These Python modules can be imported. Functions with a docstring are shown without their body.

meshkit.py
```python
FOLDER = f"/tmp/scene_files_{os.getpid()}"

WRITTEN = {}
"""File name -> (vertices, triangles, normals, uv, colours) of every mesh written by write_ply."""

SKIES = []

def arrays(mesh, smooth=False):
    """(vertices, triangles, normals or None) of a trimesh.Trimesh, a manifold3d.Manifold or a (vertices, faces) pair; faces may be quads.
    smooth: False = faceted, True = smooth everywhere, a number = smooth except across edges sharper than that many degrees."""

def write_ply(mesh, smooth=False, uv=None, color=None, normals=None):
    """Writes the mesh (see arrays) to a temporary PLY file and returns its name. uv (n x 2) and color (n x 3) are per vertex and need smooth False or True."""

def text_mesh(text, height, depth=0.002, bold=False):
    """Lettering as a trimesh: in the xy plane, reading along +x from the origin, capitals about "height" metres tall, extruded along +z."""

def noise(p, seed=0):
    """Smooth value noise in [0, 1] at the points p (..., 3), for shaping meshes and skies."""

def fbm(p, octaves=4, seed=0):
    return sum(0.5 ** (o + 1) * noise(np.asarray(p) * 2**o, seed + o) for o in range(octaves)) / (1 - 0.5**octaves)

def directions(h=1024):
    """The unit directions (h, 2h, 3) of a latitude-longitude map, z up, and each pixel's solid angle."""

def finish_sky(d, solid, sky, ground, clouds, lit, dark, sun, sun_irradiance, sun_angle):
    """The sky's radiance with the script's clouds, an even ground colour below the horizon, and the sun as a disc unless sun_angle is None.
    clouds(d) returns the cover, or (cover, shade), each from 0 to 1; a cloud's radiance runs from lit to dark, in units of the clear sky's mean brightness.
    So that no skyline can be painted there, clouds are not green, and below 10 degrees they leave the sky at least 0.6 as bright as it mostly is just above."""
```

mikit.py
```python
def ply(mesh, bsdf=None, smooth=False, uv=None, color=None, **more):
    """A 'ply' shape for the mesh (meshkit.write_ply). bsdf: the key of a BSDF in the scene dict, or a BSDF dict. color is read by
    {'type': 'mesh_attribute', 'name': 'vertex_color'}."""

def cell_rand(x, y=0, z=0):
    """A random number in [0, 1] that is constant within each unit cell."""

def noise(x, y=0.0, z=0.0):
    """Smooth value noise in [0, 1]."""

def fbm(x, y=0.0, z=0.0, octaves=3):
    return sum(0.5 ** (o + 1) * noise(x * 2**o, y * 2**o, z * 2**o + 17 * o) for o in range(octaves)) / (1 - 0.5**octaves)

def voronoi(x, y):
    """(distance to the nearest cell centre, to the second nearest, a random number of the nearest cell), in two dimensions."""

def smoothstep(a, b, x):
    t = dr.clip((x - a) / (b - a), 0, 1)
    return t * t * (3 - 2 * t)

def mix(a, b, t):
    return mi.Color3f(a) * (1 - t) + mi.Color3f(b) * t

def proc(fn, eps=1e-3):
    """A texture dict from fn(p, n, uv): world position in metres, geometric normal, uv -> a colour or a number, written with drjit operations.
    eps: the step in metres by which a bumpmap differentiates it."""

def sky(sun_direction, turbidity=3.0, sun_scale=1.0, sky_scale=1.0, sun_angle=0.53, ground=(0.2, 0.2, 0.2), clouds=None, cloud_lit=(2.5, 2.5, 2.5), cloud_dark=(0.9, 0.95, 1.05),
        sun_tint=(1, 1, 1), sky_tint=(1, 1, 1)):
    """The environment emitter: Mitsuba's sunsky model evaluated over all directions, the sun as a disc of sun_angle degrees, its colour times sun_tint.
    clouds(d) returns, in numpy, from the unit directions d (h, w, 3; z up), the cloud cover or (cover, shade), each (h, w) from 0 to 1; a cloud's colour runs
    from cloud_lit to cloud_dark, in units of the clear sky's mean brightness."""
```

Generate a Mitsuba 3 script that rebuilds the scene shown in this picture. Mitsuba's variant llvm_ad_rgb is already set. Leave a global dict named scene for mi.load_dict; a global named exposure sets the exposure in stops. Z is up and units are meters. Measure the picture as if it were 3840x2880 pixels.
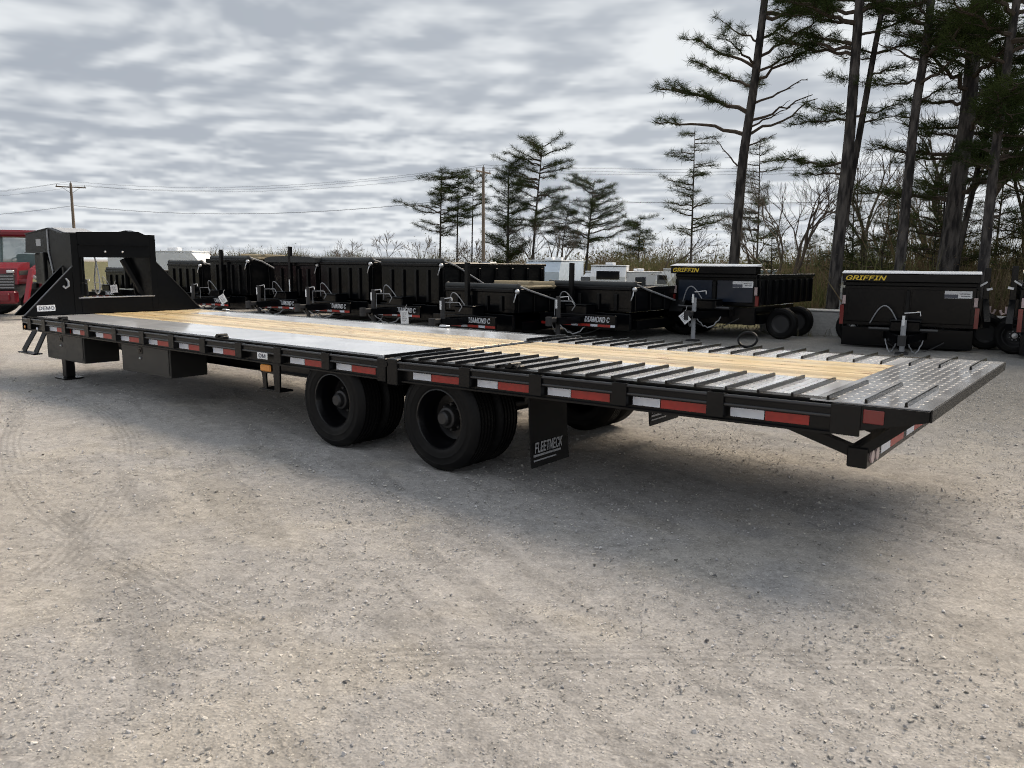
import math, random
import numpy as np, trimesh, mitsuba as mi, drjit as dr
import meshkit, mikit
from shapely.geometry import Polygon
T = mi.ScalarTransform4f
rng = np.random.default_rng(7)
scene, labels = {}, {}

# ------------------------------------------------------------------ camera, sky, exposure
CAM = np.array([4.6298, -4.2629, 1.5973])
YAW, PITCH, ROLL, FPX = -0.6688, -0.1517, 0.0068, 2977.09
def cam_axes():
    cy, sy, cp, sp = math.cos(YAW), math.sin(YAW), math.cos(PITCH), math.sin(PITCH)
    f = np.array([cp * sy, cp * cy, sp]); r = np.array([cy, -sy, 0.0]); u = np.cross(r, f)
    c, s = math.cos(ROLL), math.sin(ROLL)
    return r * c + u * s, u * c - r * s, f
_r, _u, _f = cam_axes()
scene['camera'] = {'type': 'perspective', 'fov': math.degrees(2 * math.atan(1920 / FPX)), 'fov_axis': 'x',
    'to_world': T().look_at(origin=CAM.tolist(), target=(CAM + _f).tolist(), up=_u.tolist()), 'near_clip': 0.05, 'far_clip': 3000.0}
exposure = 1.62
SUN = np.array([0.10, 0.78, 0.74]); SUN /= np.linalg.norm(SUN)
def clouds(d):
    # one deck of stratocumulus: noise on a plane overhead, so that it narrows to bands at the horizon
    z = np.maximum(d[..., 2], 0.0) + 0.055
    p = np.stack([d[..., 0] / z, d[..., 1] / z, 0 * z], -1)
    q = p + 0.5 * (meshkit.fbm(p * 0.7, 3, 40)[..., None] - 0.5)
    n = 0.50 * meshkit.fbm(q * [2.0, 2.6, 1], 5, 3) + 0.50 * meshkit.fbm(q * [4.8, 6.2, 1] + 9, 4, 11)
    shade = np.clip((n - 0.325) / 0.33, 0, 1)
    shade = shade * shade * (3 - 2 * shade)
    near_sun = np.clip(d @ SUN, 0, 1) ** 2.0
    low = np.exp(-np.maximum(d[..., 2], 0) / 0.075)
    shade = np.clip(0.16 + 0.84 * shade - 0.34 * near_sun - 0.36 * low, 0, 1)
    return np.ones_like(z), shade
scene['sky'] = mikit.sky(SUN.tolist(), turbidity=3, sun_scale=1.15, sun_angle=34, sun_tint=(0.96, 0.99, 1.05), clouds=clouds,
                         cloud_lit=(2.98, 3.09, 3.17), cloud_dark=(1.40, 1.55, 1.77), ground=(0.27, 0.25, 0.23))

# ------------------------------------------------------------------ materials
def P3(r, g=None, b=None): return {'type': 'rgb', 'value': [r, r if g is None else g, r if b is None else b]}
def rgb(c): return {'type': 'rgb', 'value': list(c)}
def mat(key, col, rough=0.5, spec=0.5, metal=0.0, two=True, **k):
    b = {'type': 'principled', 'base_color': col if isinstance(col, dict) else rgb(col), 'roughness': rough, 'specular': spec, 'metallic': metal, **k}
    scene[key] = {'type': 'twosided', 'bsdf': b} if two else b
    return key
N, F, V, S = mikit.noise, mikit.fbm, mikit.voronoi, mikit.smoothstep
def ground_col(p, n, uv):
    x, y = p.x, p.y
    big = F(x * 0.35 + 3, y * 0.45, 0, 3)
    med = F(x * 1.7, y * 2.1 + 5, 0, 3)
    fine = F(x * 26, y * 26, 0, 3)
    d1, d2, r1 = V(x * 60, y * 60)
    d3, d4, r3 = V(x * 130 + 7, y * 130)
    base = mikit.mix((0.318, 0.301, 0.282), (0.303, 0.294, 0.289), S(0.35, 0.65, big))
    base = mikit.mix(base, (0.346, 0.325, 0.296), S(0.50, 0.75, med) * 0.6)
    d5, d6, r5 = V(x * 27 + 2, y * 27)
    g = 0.88 + 0.24 * (r1 - 0.25) * S(0.7, 0.2, d1) + 0.22 * (r3 - 0.5) + 0.34 * (fine - 0.5) + 0.13 * (r5 - 0.4) * S(0.6, 0.25, d5) + 0.24 * (F(x * 7, y * 7, 1, 3) - 0.5)
    dark = S(0.965, 0.99, r1) * S(0.42, 0.25, d1)
    pale = S(0.03, 0.012, r1) * S(0.4, 0.25, d1)
    rut = S(0.60, 0.68, F(x * 0.9 - y * 0.55 + 4, y * 5.5 + x * 2.2, 0, 3))
    trk = mi.Float(0)
    for cx, cy, rr, w_ in ((-6.0, -9.5, 9.3, 0.26), (-6.0, -9.5, 11.2, 0.26), (12.0, -13.0, 12.6, 0.24), (12.0, -13.0, 14.5, 0.24), (1.0, 9.0, 11.4, 0.22)):
        r = dr.sqrt(dr.square(x - cx) + dr.square(y - cy)) - rr + 0.05 * (med - 0.5)
        band = S(w_ * 0.5, w_ * 0.36, dr.abs(r)) * S(0.35, 0.6, N(x * 0.7 + cx, y * 0.7))
        trk = dr.maximum(trk, band * (0.45 + 0.55 * dr.sin(r * 130)))
    c = base * g * (1 - 0.14 * rut) * (1 - 0.17 * trk) * (0.90 + 0.22 * F(x * 0.22 + 9, y * 0.3, 4, 3))
    c = mikit.mix(c, (0.10, 0.095, 0.09), dark * 0.6)
    c = mikit.mix(c, (0.52, 0.50, 0.46), pale * 0.6)
    # beyond the lot: damp darker gravel, then rough winter grass
    grey = S(2.2, 6.5, y + 1.6 * (big - 0.5)) * S(-13, -5, x)
    c = mikit.mix(c, mi.Color3f(0.118, 0.118, 0.115) * g, grey * 0.8)
    gr = S(13.6, 15.6, y + 1.5 * (N(x * 0.8, y * 0.8) - 0.5))
    gr = dr.maximum(gr, S(24, 30, -x))
    grass = mikit.mix((0.135, 0.122, 0.078), (0.088, 0.092, 0.046), F(x * 0.6, y * 0.6, 3, 3))
    return mikit.mix(c, grass, gr)
def ground_bump(p, n, uv):
    d1, d2, r1 = V(p.x * 70, p.y * 70)
    d3, d4, r3 = V(p.x * 30 + 3, p.y * 30)
    return 0.0038 * F(p.x * 40, p.y * 40, 0, 3) + 0.0026 * S(0.5, 0.1, d1) * r1 + 0.0035 * S(0.35, 0.05, d3) * S(0.6, 0.9, r3)
scene['m_ground'] = {'type': 'bumpmap', 'arbitrary': mikit.proc(ground_bump, eps=2e-3), 'scale': 1.0,
    'bsdf': {'type': 'twosided', 'bsdf': {'type': 'principled', 'base_color': mikit.proc(ground_col), 'roughness': 0.92, 'specular': 0.15}}}
def paint_col(p, n, uv):
    dust = S(0.45, 0.8, F(p.x * 2.5, p.y * 2.5, p.z * 4, 4))
    return mikit.mix((0.0022, 0.0026, 0.0036), (0.006, 0.006, 0.0065), 0.55 * dust)
mat('m_black', mikit.proc(paint_col), 0.18, 0.22)
def satin_col(p, n, uv):
    return mikit.mix((0.0028, 0.0031, 0.0040), (0.0075, 0.0075, 0.008), S(0.4, 0.75, F(p.x * 3, p.y * 3, p.z * 5, 4)))
mat('m_satin', mikit.proc(satin_col), 0.32, 0.22)
mat('m_pipe', (0.016, 0.016, 0.018), 0.25, 0.6)
mat('m_box', (0.016, 0.016, 0.0155), 0.45, 0.42)
def tread_bump(p, n, uv):
    a, b = (p.x + p.y) * 14.0, (p.x - p.y) * 14.0
    fa, fb = a - dr.floor(a) - 0.5, b - dr.floor(b) - 0.5
    alt = mi.Float((mi.Int32(dr.floor(a)) + mi.Int32(dr.floor(b))) & 1)
    u = dr.select(alt > 0.5, fa, fb); v = dr.select(alt > 0.5, fb, fa)
    return 0.0024 * S(1.0, 0.55, dr.square(u / 0.46) + dr.square(v / 0.17)) + 0.0004 * N(p.x * 9, p.y * 9)
def tail_col(p, n, uv):
    return mikit.mix((0.30, 0.315, 0.345), (0.46, 0.48, 0.52), F(p.x * 2.3, p.y * 2.3, 0, 4))
def tail_bump(p, n, uv):
    return 0.0007 * F(p.x * 6, p.y * 6, 0, 3)
def plate_bump(p, n, uv):
    return 0.10 * tread_bump(p, n, uv)
def tread_col(p, n, uv):
    w = F(p.x * 2.3, p.y * 2.3, 0, 4)
    return mikit.mix((0.66, 0.68, 0.72), (0.80, 0.82, 0.85), S(0.3, 0.75, w))
def tread_rough(p, n, uv):
    return 0.09 + 0.12 * S(0.35, 0.7, F(p.x * 3.0, p.y * 4.0, 2, 4))
scene['m_tread'] = {'type': 'bumpmap', 'arbitrary': mikit.proc(lambda p, n, uv: tail_bump(p, n, uv), eps=3e-3), 'scale': 1.0,
    'bsdf': {'type': 'twosided', 'bsdf': {'type': 'principled', 'base_color': mikit.proc(lambda p, n, uv: tail_col(p, n, uv)), 'roughness': mikit.proc(tread_rough), 'specular': 0.8, 'metallic': 0.6}}}
def plate_rough(p, n, uv):
    return 0.07 + 0.11 * S(0.40, 0.75, F(p.x * 1.2, p.y * 7.0, 2, 4))
scene['m_plate'] = {'type': 'bumpmap', 'arbitrary': mikit.proc(plate_bump, eps=1.5e-3), 'scale': 1.0,
    'bsdf': {'type': 'twosided', 'bsdf': {'type': 'principled', 'base_color': mikit.proc(tread_col), 'roughness': mikit.proc(plate_rough), 'specular': 0.9, 'metallic': 0.6}}}
def wood_col(p, n, uv):
    k = dr.floor(p.y / 0.1985)
    r = mikit.cell_rand(k, dr.floor(p.x / 2.3 + 5 * mikit.cell_rand(k, 3)), 2)
    wob = 0.012 * F(p.x * 1.3 + 31 * r, p.y * 3, 0, 3)
    g = F((p.y + wob) * 95 + 40 * r, p.x * 1.6, 0, 3)
    ring = 0.5 + 0.5 * dr.sin((p.y + wob * 3.5) * 210 + 20 * r + 3 * N(p.x * 0.9, k))
    knot = S(0.17, 0.05, V(p.x * 1.7 + 7 * r, p.y * 5.2)[0])
    c = mikit.mix((0.57, 0.455, 0.265), (0.49, 0.345, 0.16), S(0.35, 0.7, g) * 0.8)
    c = mikit.mix(c, (0.62, 0.53, 0.37), 0.6 * r)
    c = mikit.mix(c, (0.44, 0.26, 0.10), 0.35 * ring * S(0.3, 0.6, N(p.x * 0.5, p.y * 11)))
    c = c * (0.80 + 0.34 * mikit.cell_rand(k, 7, 1)) * (1 - 0.20 * S(0.5, 0.75, F(p.x * 0.8 + 3, p.y * 6, 5, 3)))
    return mikit.mix(c, (0.24, 0.12, 0.045), knot * 0.85)
def wood_bump(p, n, uv):
    return 0.0006 * F(p.y * 120, p.x * 2.0, 0, 3)
scene['m_wood'] = {'type': 'bumpmap', 'arbitrary': mikit.proc(wood_bump, eps=1e-3), 'scale': 1.0,
    'bsdf': {'type': 'twosided', 'bsdf': {'type': 'principled', 'base_color': mikit.proc(wood_col), 'roughness': 0.27, 'specular': 0.6}}}
def rubber_col(p, n, uv):
    return mikit.mix((0.0035, 0.0036, 0.0042), (0.016, 0.015, 0.014), S(0.4, 0.8, F(p.x * 7, p.y * 7, p.z * 9, 4)) * S(0.35, 0.0, p.z) + 0.08 * N(p.x * 30, p.z * 30, p.y * 30))
mat('m_rubber', mikit.proc(rubber_col), 0.55, 0.18)
mat('m_rim', (0.003, 0.003, 0.004), 0.25, 0.4)
mat('m_hub', (0.035, 0.035, 0.037), 0.4, 0.5, 0.4)
mat('m_zinc', (0.62, 0.63, 0.65), 0.32, 0.5, 0.85)
mat('m_grey', (0.30, 0.31, 0.33), 0.4, 0.5)
def tape_white(p, n, uv):
    return mikit.mix((0.52, 0.56, 0.64), (0.66, 0.68, 0.74), N(p.x * 55, p.z * 60, p.y * 55))
def tape_red(p, n, uv):
    return mikit.mix((0.36, 0.020, 0.014), (0.27, 0.016, 0.014), N(p.x * 40, p.z * 50, p.y * 40))
mat('m_tapew', mikit.proc(tape_white), 0.3, 0.5)
mat('m_taper', mikit.proc(tape_red), 0.3, 0.5)
mat('m_red_lens', (0.15, 0.007, 0.007), 0.12, 0.5, clearcoat=0.8)
mat('m_pale_lens', (0.42, 0.33, 0.33), 0.2, 0.5)
mat('m_amber', (0.62, 0.24, 0.035), 0.15, 0.5, clearcoat=0.7)
mat('m_white', (0.74, 0.75, 0.77), 0.45, 0.4)
mat('m_letter', (0.62, 0.64, 0.68), 0.5, 0.3)
mat('m_ink', (0.10, 0.105, 0.13), 0.6, 0.3)
mat('m_yellow', (0.74, 0.52, 0.05), 0.45, 0.4)
mat('m_tarp', (0.025, 0.028, 0.030), 0.55, 0.4)
mat('m_tail_blue', (0.012, 0.018, 0.032), 0.2, 0.5)
def conc_col(p, n, uv):
    return mikit.mix((0.34, 0.34, 0.34), (0.46, 0.45, 0.43), F(p.x * 4, p.y * 4, p.z * 6, 4)) * (0.85 + 0.3 * N(p.x * 30, p.y * 30, p.z * 30))
mat('m_concrete', mikit.proc(conc_col), 0.9, 0.2)
def bark_col(p, n, uv):
    f = F(p.x * 14, p.y * 14, p.z * 2.6, 4)
    return mikit.mix((0.026, 0.024, 0.025), (0.105, 0.095, 0.090), S(0.3, 0.72, f))
def bark_bump(p, n, uv):
    return 0.03 * F(p.x * 12, p.y * 12, p.z * 2.2, 3)
scene['m_bark'] = {'type': 'bumpmap', 'arbitrary': mikit.proc(bark_bump, eps=8e-3), 'scale': 1.0,
    'bsdf': {'type': 'twosided', 'bsdf': {'type': 'principled', 'base_color': mikit.proc(bark_col), 'roughness': 0.9, 'specular': 0.2}}}
mat('m_twig', (0.075, 0.060, 0.050), 0.9, 0.15)
mat('m_greytwig', (0.15, 0.125, 0.105), 0.9, 0.15)
def needle_col(p, n, uv):
    return mikit.mix((0.022, 0.038, 0.014), (0.062, 0.080, 0.028), N(p.x * 2.1, p.y * 2.1, p.z * 2.1)) * (0.75 + 0.5 * N(p.x * 11, p.y * 11, p.z * 11))
scene['m_needle'] = {'type': 'principledthin', 'base_color': mikit.proc(needle_col), 'roughness': 0.7, 'diff_trans': 0.35, 'spec_trans': 0.0}
def brush_col(p, n, uv):
    a = F(p.x * 0.35, p.y * 0.35, p.z * 0.6, 3)
    return mikit.mix((0.165, 0.125, 0.085), (0.110, 0.115, 0.052), S(0.42, 0.6, a)) * (0.6 + 0.8 * N(p.x * 6, p.y * 6, p.z * 6))
scene['m_brush'] = {'type': 'principledthin', 'base_color': mikit.proc(brush_col), 'roughness': 0.8, 'diff_trans': 0.3, 'spec_trans': 0.0}
def wood_pole(p, n, uv):
    return mikit.mix((0.13, 0.10, 0.08), (0.26, 0.215, 0.18), F(p.x * 9, p.y * 9, p.z * 0.9, 3))
mat('m_pole', mikit.proc(wood_pole), 0.85, 0.2)
mat('m_wire', (0.05, 0.055, 0.065), 0.6, 0.3)
mat('m_rvblue', (0.50, 0.58, 0.68), 0.35, 0.4)
mat('m_rvwhite', (0.68, 0.70, 0.73), 0.35, 0.4)
mat('m_rvbeige', (0.50, 0.50, 0.48), 0.4, 0.4)
mat('m_glassdark', (0.010, 0.012, 0.015), 0.06, 0.6)
mat('m_tractor', (0.15, 0.010, 0.018), 0.3, 0.4, clearcoat=0.3)
mat('m_castiron', (0.030, 0.030, 0.032), 0.55, 0.4)
mat('m_lug', (0.20, 0.21, 0.23), 0.45, 0.5, 0.3)
mat('m_neck', mikit.proc(paint_col), 0.34, 0.13)
mat('m_tan', (0.26, 0.22, 0.15), 0.85, 0.2)
scene['m_cabglass'] = {'type': 'blendbsdf', 'weight': 0.45, 'a': {'type': 'thindielectric', 'int_ior': 1.5}, 'b': {'type': 'twosided', 'bsdf': {'type': 'principled', 'base_color': rgb((0.17, 0.27, 0.27)), 'roughness': 0.15}}}
scene['m_stone'] = {'type': 'twosided', 'bsdf': {'type': 'principled', 'base_color': {'type': 'mesh_attribute', 'name': 'vertex_color'}, 'roughness': 0.85, 'specular': 0.25}}

# ------------------------------------------------------------------ helpers
def cat(*ms):
    ms = [m for g in ms for m in (g if isinstance(g, (list, tuple)) else [g])]
    v, f, o = [], [], 0
    for m in ms:
        v.append(np.asarray(m.vertices)); f.append(np.asarray(m.faces) + o); o += len(m.vertices)
    return trimesh.Trimesh(np.vstack(v), np.vstack(f), process=False)
def box(x0, x1, y0, y1, z0, z1, b=0.0):
    x0, x1 = min(x0, x1), max(x0, x1); y0, y1 = min(y0, y1), max(y0, y1); z0, z1 = min(z0, z1), max(z0, z1)
    if b <= 0:
        m = trimesh.creation.box((x1 - x0, y1 - y0, z1 - z0))
        return m.apply_translation(((x0 + x1) / 2, (y0 + y1) / 2, (z0 + z1) / 2))
    b = min(b, 0.45 * min(x1 - x0, y1 - y0, z1 - z0)); pts = []
    for X, sx in ((x0, 1), (x1, -1)):
        for Y, sy in ((y0, 1), (y1, -1)):
            for Z, sz in ((z0, 1), (z1, -1)):
                pts += [(X + sx * b, Y + sy * b, Z), (X + sx * b, Y, Z + sz * b), (X, Y + sy * b, Z + sz * b)]
    return trimesh.convex.convex_hull(np.array(pts))
def frame_to(p0, p1, up=(0, 0, 1)):
    p0, p1 = np.array(p0, float), np.array(p1, float); w = p1 - p0; L = np.linalg.norm(w); w = w / L
    up = np.array(up, float)
    if abs(w @ up) > 0.98: up = np.array([1.0, 0, 0])
    u = np.cross(up, w); u /= np.linalg.norm(u); v = np.cross(w, u)
    M = np.eye(4); M[:3, 0], M[:3, 1], M[:3, 2], M[:3, 3] = u, v, w, p0
    return M, L
def bar(p0, p1, a, b, up=(0, 0, 1), bev=0.0):
    M, L = frame_to(p0, p1, up)
    return box(-a / 2, a / 2, -b / 2, b / 2, 0, L, bev).apply_transform(M)
def cyl(p0, p1, r0, r1=None, n=16, cap=True):
    return tube([p0, p1], [r0, r0 if r1 is None else r1], n, cap)
def tube(path, rad, n=8, cap=True):
    path = np.array(path, float); k = len(path); rad = np.broadcast_to(rad, (k,))
    tan = np.gradient(path, axis=0); tan /= np.linalg.norm(tan, axis=1)[:, None] + 1e-12
    ref = np.array([0.0, 0, 1]) if abs(tan[0] @ [0, 0, 1]) < 0.9 else np.array([1.0, 0, 0])
    V_, prev = [], ref
    a = np.arange(n) * 2 * np.pi / n
    for i in range(k):
        u = prev - (prev @ tan[i]) * tan[i]; u /= np.linalg.norm(u) + 1e-12; prev = u
        w = np.cross(tan[i], u)
        V_.append(path[i] + rad[i] * (np.cos(a)[:, None] * u + np.sin(a)[:, None] * w))
    V_ = np.vstack(V_); fs = []
    i = np.arange(n); j = (i + 1) % n
    for s in range(k - 1):
        A, B, C, D = s * n + i, s * n + j, (s + 1) * n + j, (s + 1) * n + i
        fs += [np.stack([A, B, C], 1), np.stack([A, C, D], 1)]
    if cap:
        V_ = np.vstack([V_, path[0], path[-1]])
        fs += [np.stack([j, i, i * 0 + k * n], 1), np.stack([(k - 1) * n + i, (k - 1) * n + j, i * 0 + k * n + 1], 1)]
    return trimesh.Trimesh(V_, np.vstack(fs), process=False)
def lathe(prof, n=40):
    """profile (r, y) turned round the y axis; y points outward"""
    prof = np.array(prof, float); a = np.arange(n) * 2 * np.pi / n
    V_ = np.stack([prof[:, None, 0] * np.cos(a), np.repeat(prof[:, 1:2], n, 1), prof[:, None, 0] * np.sin(a)], -1).reshape(-1, 3)
    i = np.arange(n); j = (i + 1) % n; fs = []
    for s in range(len(prof) - 1):
        A, B, C, D = s * n + i, s * n + j, (s + 1) * n + j, (s + 1) * n + i
        fs += [np.stack([A, C, B], 1), np.stack([A, D, C], 1)]
    return trimesh.Trimesh(V_, np.vstack(fs), process=False)
def prism(poly, axis, a0, a1):
    """polygon extruded along an axis. axis 'y': poly is (x, z); axis 'x': poly is (y, z)"""
    m = trimesh.creation.extrude_polygon(Polygon(poly), abs(a1 - a0), engine='earcut')
    v = m.vertices.copy()
    lo = min(a0, a1)
    nv = np.stack([v[:, 0], v[:, 2] + lo, v[:, 1]], 1) if axis == 'y' else np.stack([v[:, 2] + lo, v[:, 0], v[:, 1]], 1)
    m = trimesh.Trimesh(nv, m.faces, process=False)
    if m.volume < 0: m.invert()
    return m
def sphere(c, r, sub=1, sq=(1, 1, 1)):
    m = trimesh.creation.icosphere(sub, r); m.vertices *= np.array(sq); return m.apply_translation(c)
def text(s, h, origin, right, up, depth=0.002, bold=True, shear=0.0, width=None):
    m = meshkit.text_mesh(s, h, depth, bold)
    v = m.vertices.copy(); v[:, 0] += shear * v[:, 1]
    if width: v[:, 0] *= width / np.ptp(v[:, 0])
    r, u = np.array(right, float), np.array(up, float); r /= np.linalg.norm(r); u /= np.linalg.norm(u)
    m.vertices = np.array(origin, float) + v[:, :1] * r + v[:, 1:2] * u + v[:, 2:] * np.cross(r, u)
    return m
used = set()
def numbered(k):
    if k not in used: used.add(k); return k
    i = 1
    while f'{k}_{i:03d}' in used: i += 1
    k = f'{k}_{i:03d}'; used.add(k); return k
def thing(name, label, category, group=None):
    k = numbered(name); labels[k] = {'label': label, 'category': category}
    if group: labels[k]['group'] = group
    return k
def put(parent, name, mesh, m, smooth=False, label=None, kind=None, tw=None):
    """one entry under its parent; mesh is a trimesh or an already written ply dict"""
    k = numbered(f'{parent}__{name}' if parent else name)
    d = dict(mesh) if isinstance(mesh, dict) else mikit.ply(mesh, m, smooth=smooth)
    if tw is not None: d['to_world'] = tw
    scene[k] = d
    if label: labels.setdefault(k, {})['label'] = label
    if kind: labels.setdefault(k, {})['kind'] = kind
    return k
def holder(parent, name): return numbered(f'{parent}__{name}')
def grow(meshes): return cat(meshes)

# ------------------------------------------------------------------ ground
def drop(x, y):
    t = np.clip(np.maximum((y - 16) / 26, (-x - 25) / 26), 0, 1); t = t * t * (3 - 2 * t)
    return -1.9 * t
def rise(x, y):
    # a low wooded ridge far to the left
    return 0.0
def build_ground():
    fx, fy = np.arange(-5.5, 7.5, 0.035), np.arange(-3.4, 2.2, 0.035)
    def far(a, s): return a + s * np.geomspace(0.06, 900, 70).cumsum() * 0.22
    xs = np.concatenate([far(fx[0], -1)[::-1], fx, far(fx[-1], 1)]); ys = np.concatenate([far(fy[0], -1)[::-1], fy, far(fy[-1], 1)])
    X, Y = np.meshgrid(xs, ys, indexing='ij'); Pn = np.stack([X, Y, 0 * X], -1)
    near = np.clip((14 - np.hypot(X - 1, Y + 1)) / 6, 0, 1)
    Z = drop(X, Y) + near * (0.022 * (meshkit.fbm(Pn * 1.3, 3, 5) - 0.5) + 0.013 * (meshkit.fbm(Pn * 9, 3, 8) - 0.5) + 0.010 * (meshkit.noise(Pn * 24, 2) - 0.5))
    Z -= near * 0.004
    nx, ny = X.shape; idx = np.arange(nx * ny).reshape(nx, ny)
    q = np.stack([idx[:-1, :-1], idx[1:, :-1], idx[1:, 1:], idx[:-1, 1:]], -1).reshape(-1, 4)
    return np.stack([X, Y, Z], -1).reshape(-1, 3), q
gv, gq = build_ground()
scene['ground'] = mikit.ply((gv, gq), 'm_ground', smooth=True); used.add('ground')
labels['ground'] = {'label': 'wide lot of packed grey-brown gravel running out to rough grass', 'kind': 'structure'}

def stones():
    base = []
    for s in range(7):
        r = np.random.default_rng(100 + s); p = r.normal(size=(9, 3)); p /= np.linalg.norm(p, axis=1)[:, None]
        h = trimesh.convex.convex_hull(p * r.uniform(0.75, 1.15, (9, 1))); base.append((np.array(h.vertices), np.array(h.faces)))
    r = np.random.default_rng(5); Vs, Fs, Cs, o = [], [], [], 0
    n = 38000
    # more of them near the lens, thinning with distance
    D = 2.0 + 11.0 * r.random(n) ** 1.25; A = r.uniform(-0.66, 0.66, n) + YAW
    xs, ys = CAM[0] + D * np.sin(A), CAM[1] + D * np.cos(A)
    dens = meshkit.fbm(np.stack([xs * 0.9, ys * 0.9, 0 * xs], -1), 3, 21)
    keep = r.random(n) < np.clip((dens - 0.30) * 4.2, 0.16, 1)
    xs, ys, D = xs[keep], ys[keep], D[keep]; n = len(xs)
    size = 0.0022 + 0.0028 * r.random(n) + 0.010 * r.random(n) ** 14 + 0.00045 * D
    for i in range(n):
        v, f = base[r.integers(7)]
        s = size[i] * np.array([1.0, r.uniform(0.65, 1.0), r.uniform(0.4, 0.75)]); a = r.uniform(0, 6.283); c, si = math.cos(a), math.sin(a)
        w = v * s; w = np.stack([w[:, 0] * c - w[:, 1] * si, w[:, 0] * si + w[:, 1] * c, w[:, 2]], 1) + [xs[i], ys[i], s[2] * 0.25]
        Vs.append(w); Fs.append(f + o); o += len(v)
        t = r.random(); b = 0.25 + 0.27 * r.random()
        if t < 0.03: b = 0.13
        if t > 0.972: b = 0.62
        tint = np.array([1.04, 0.99, 0.92]) if r.random() < 0.6 else np.array([0.99, 0.97, 0.98])
        Cs.append(np.repeat([b * tint], len(v), 0))
    return mikit.ply((np.vstack(Vs), np.vstack(Fs)), 'm_stone', color=np.vstack(Cs))
scene['gravel'] = stones(); used.add('gravel')
labels['gravel'] = {'label': 'loose small stones scattered over the gravel lot', 'category': 'gravel', 'kind': 'stuff'}

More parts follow.
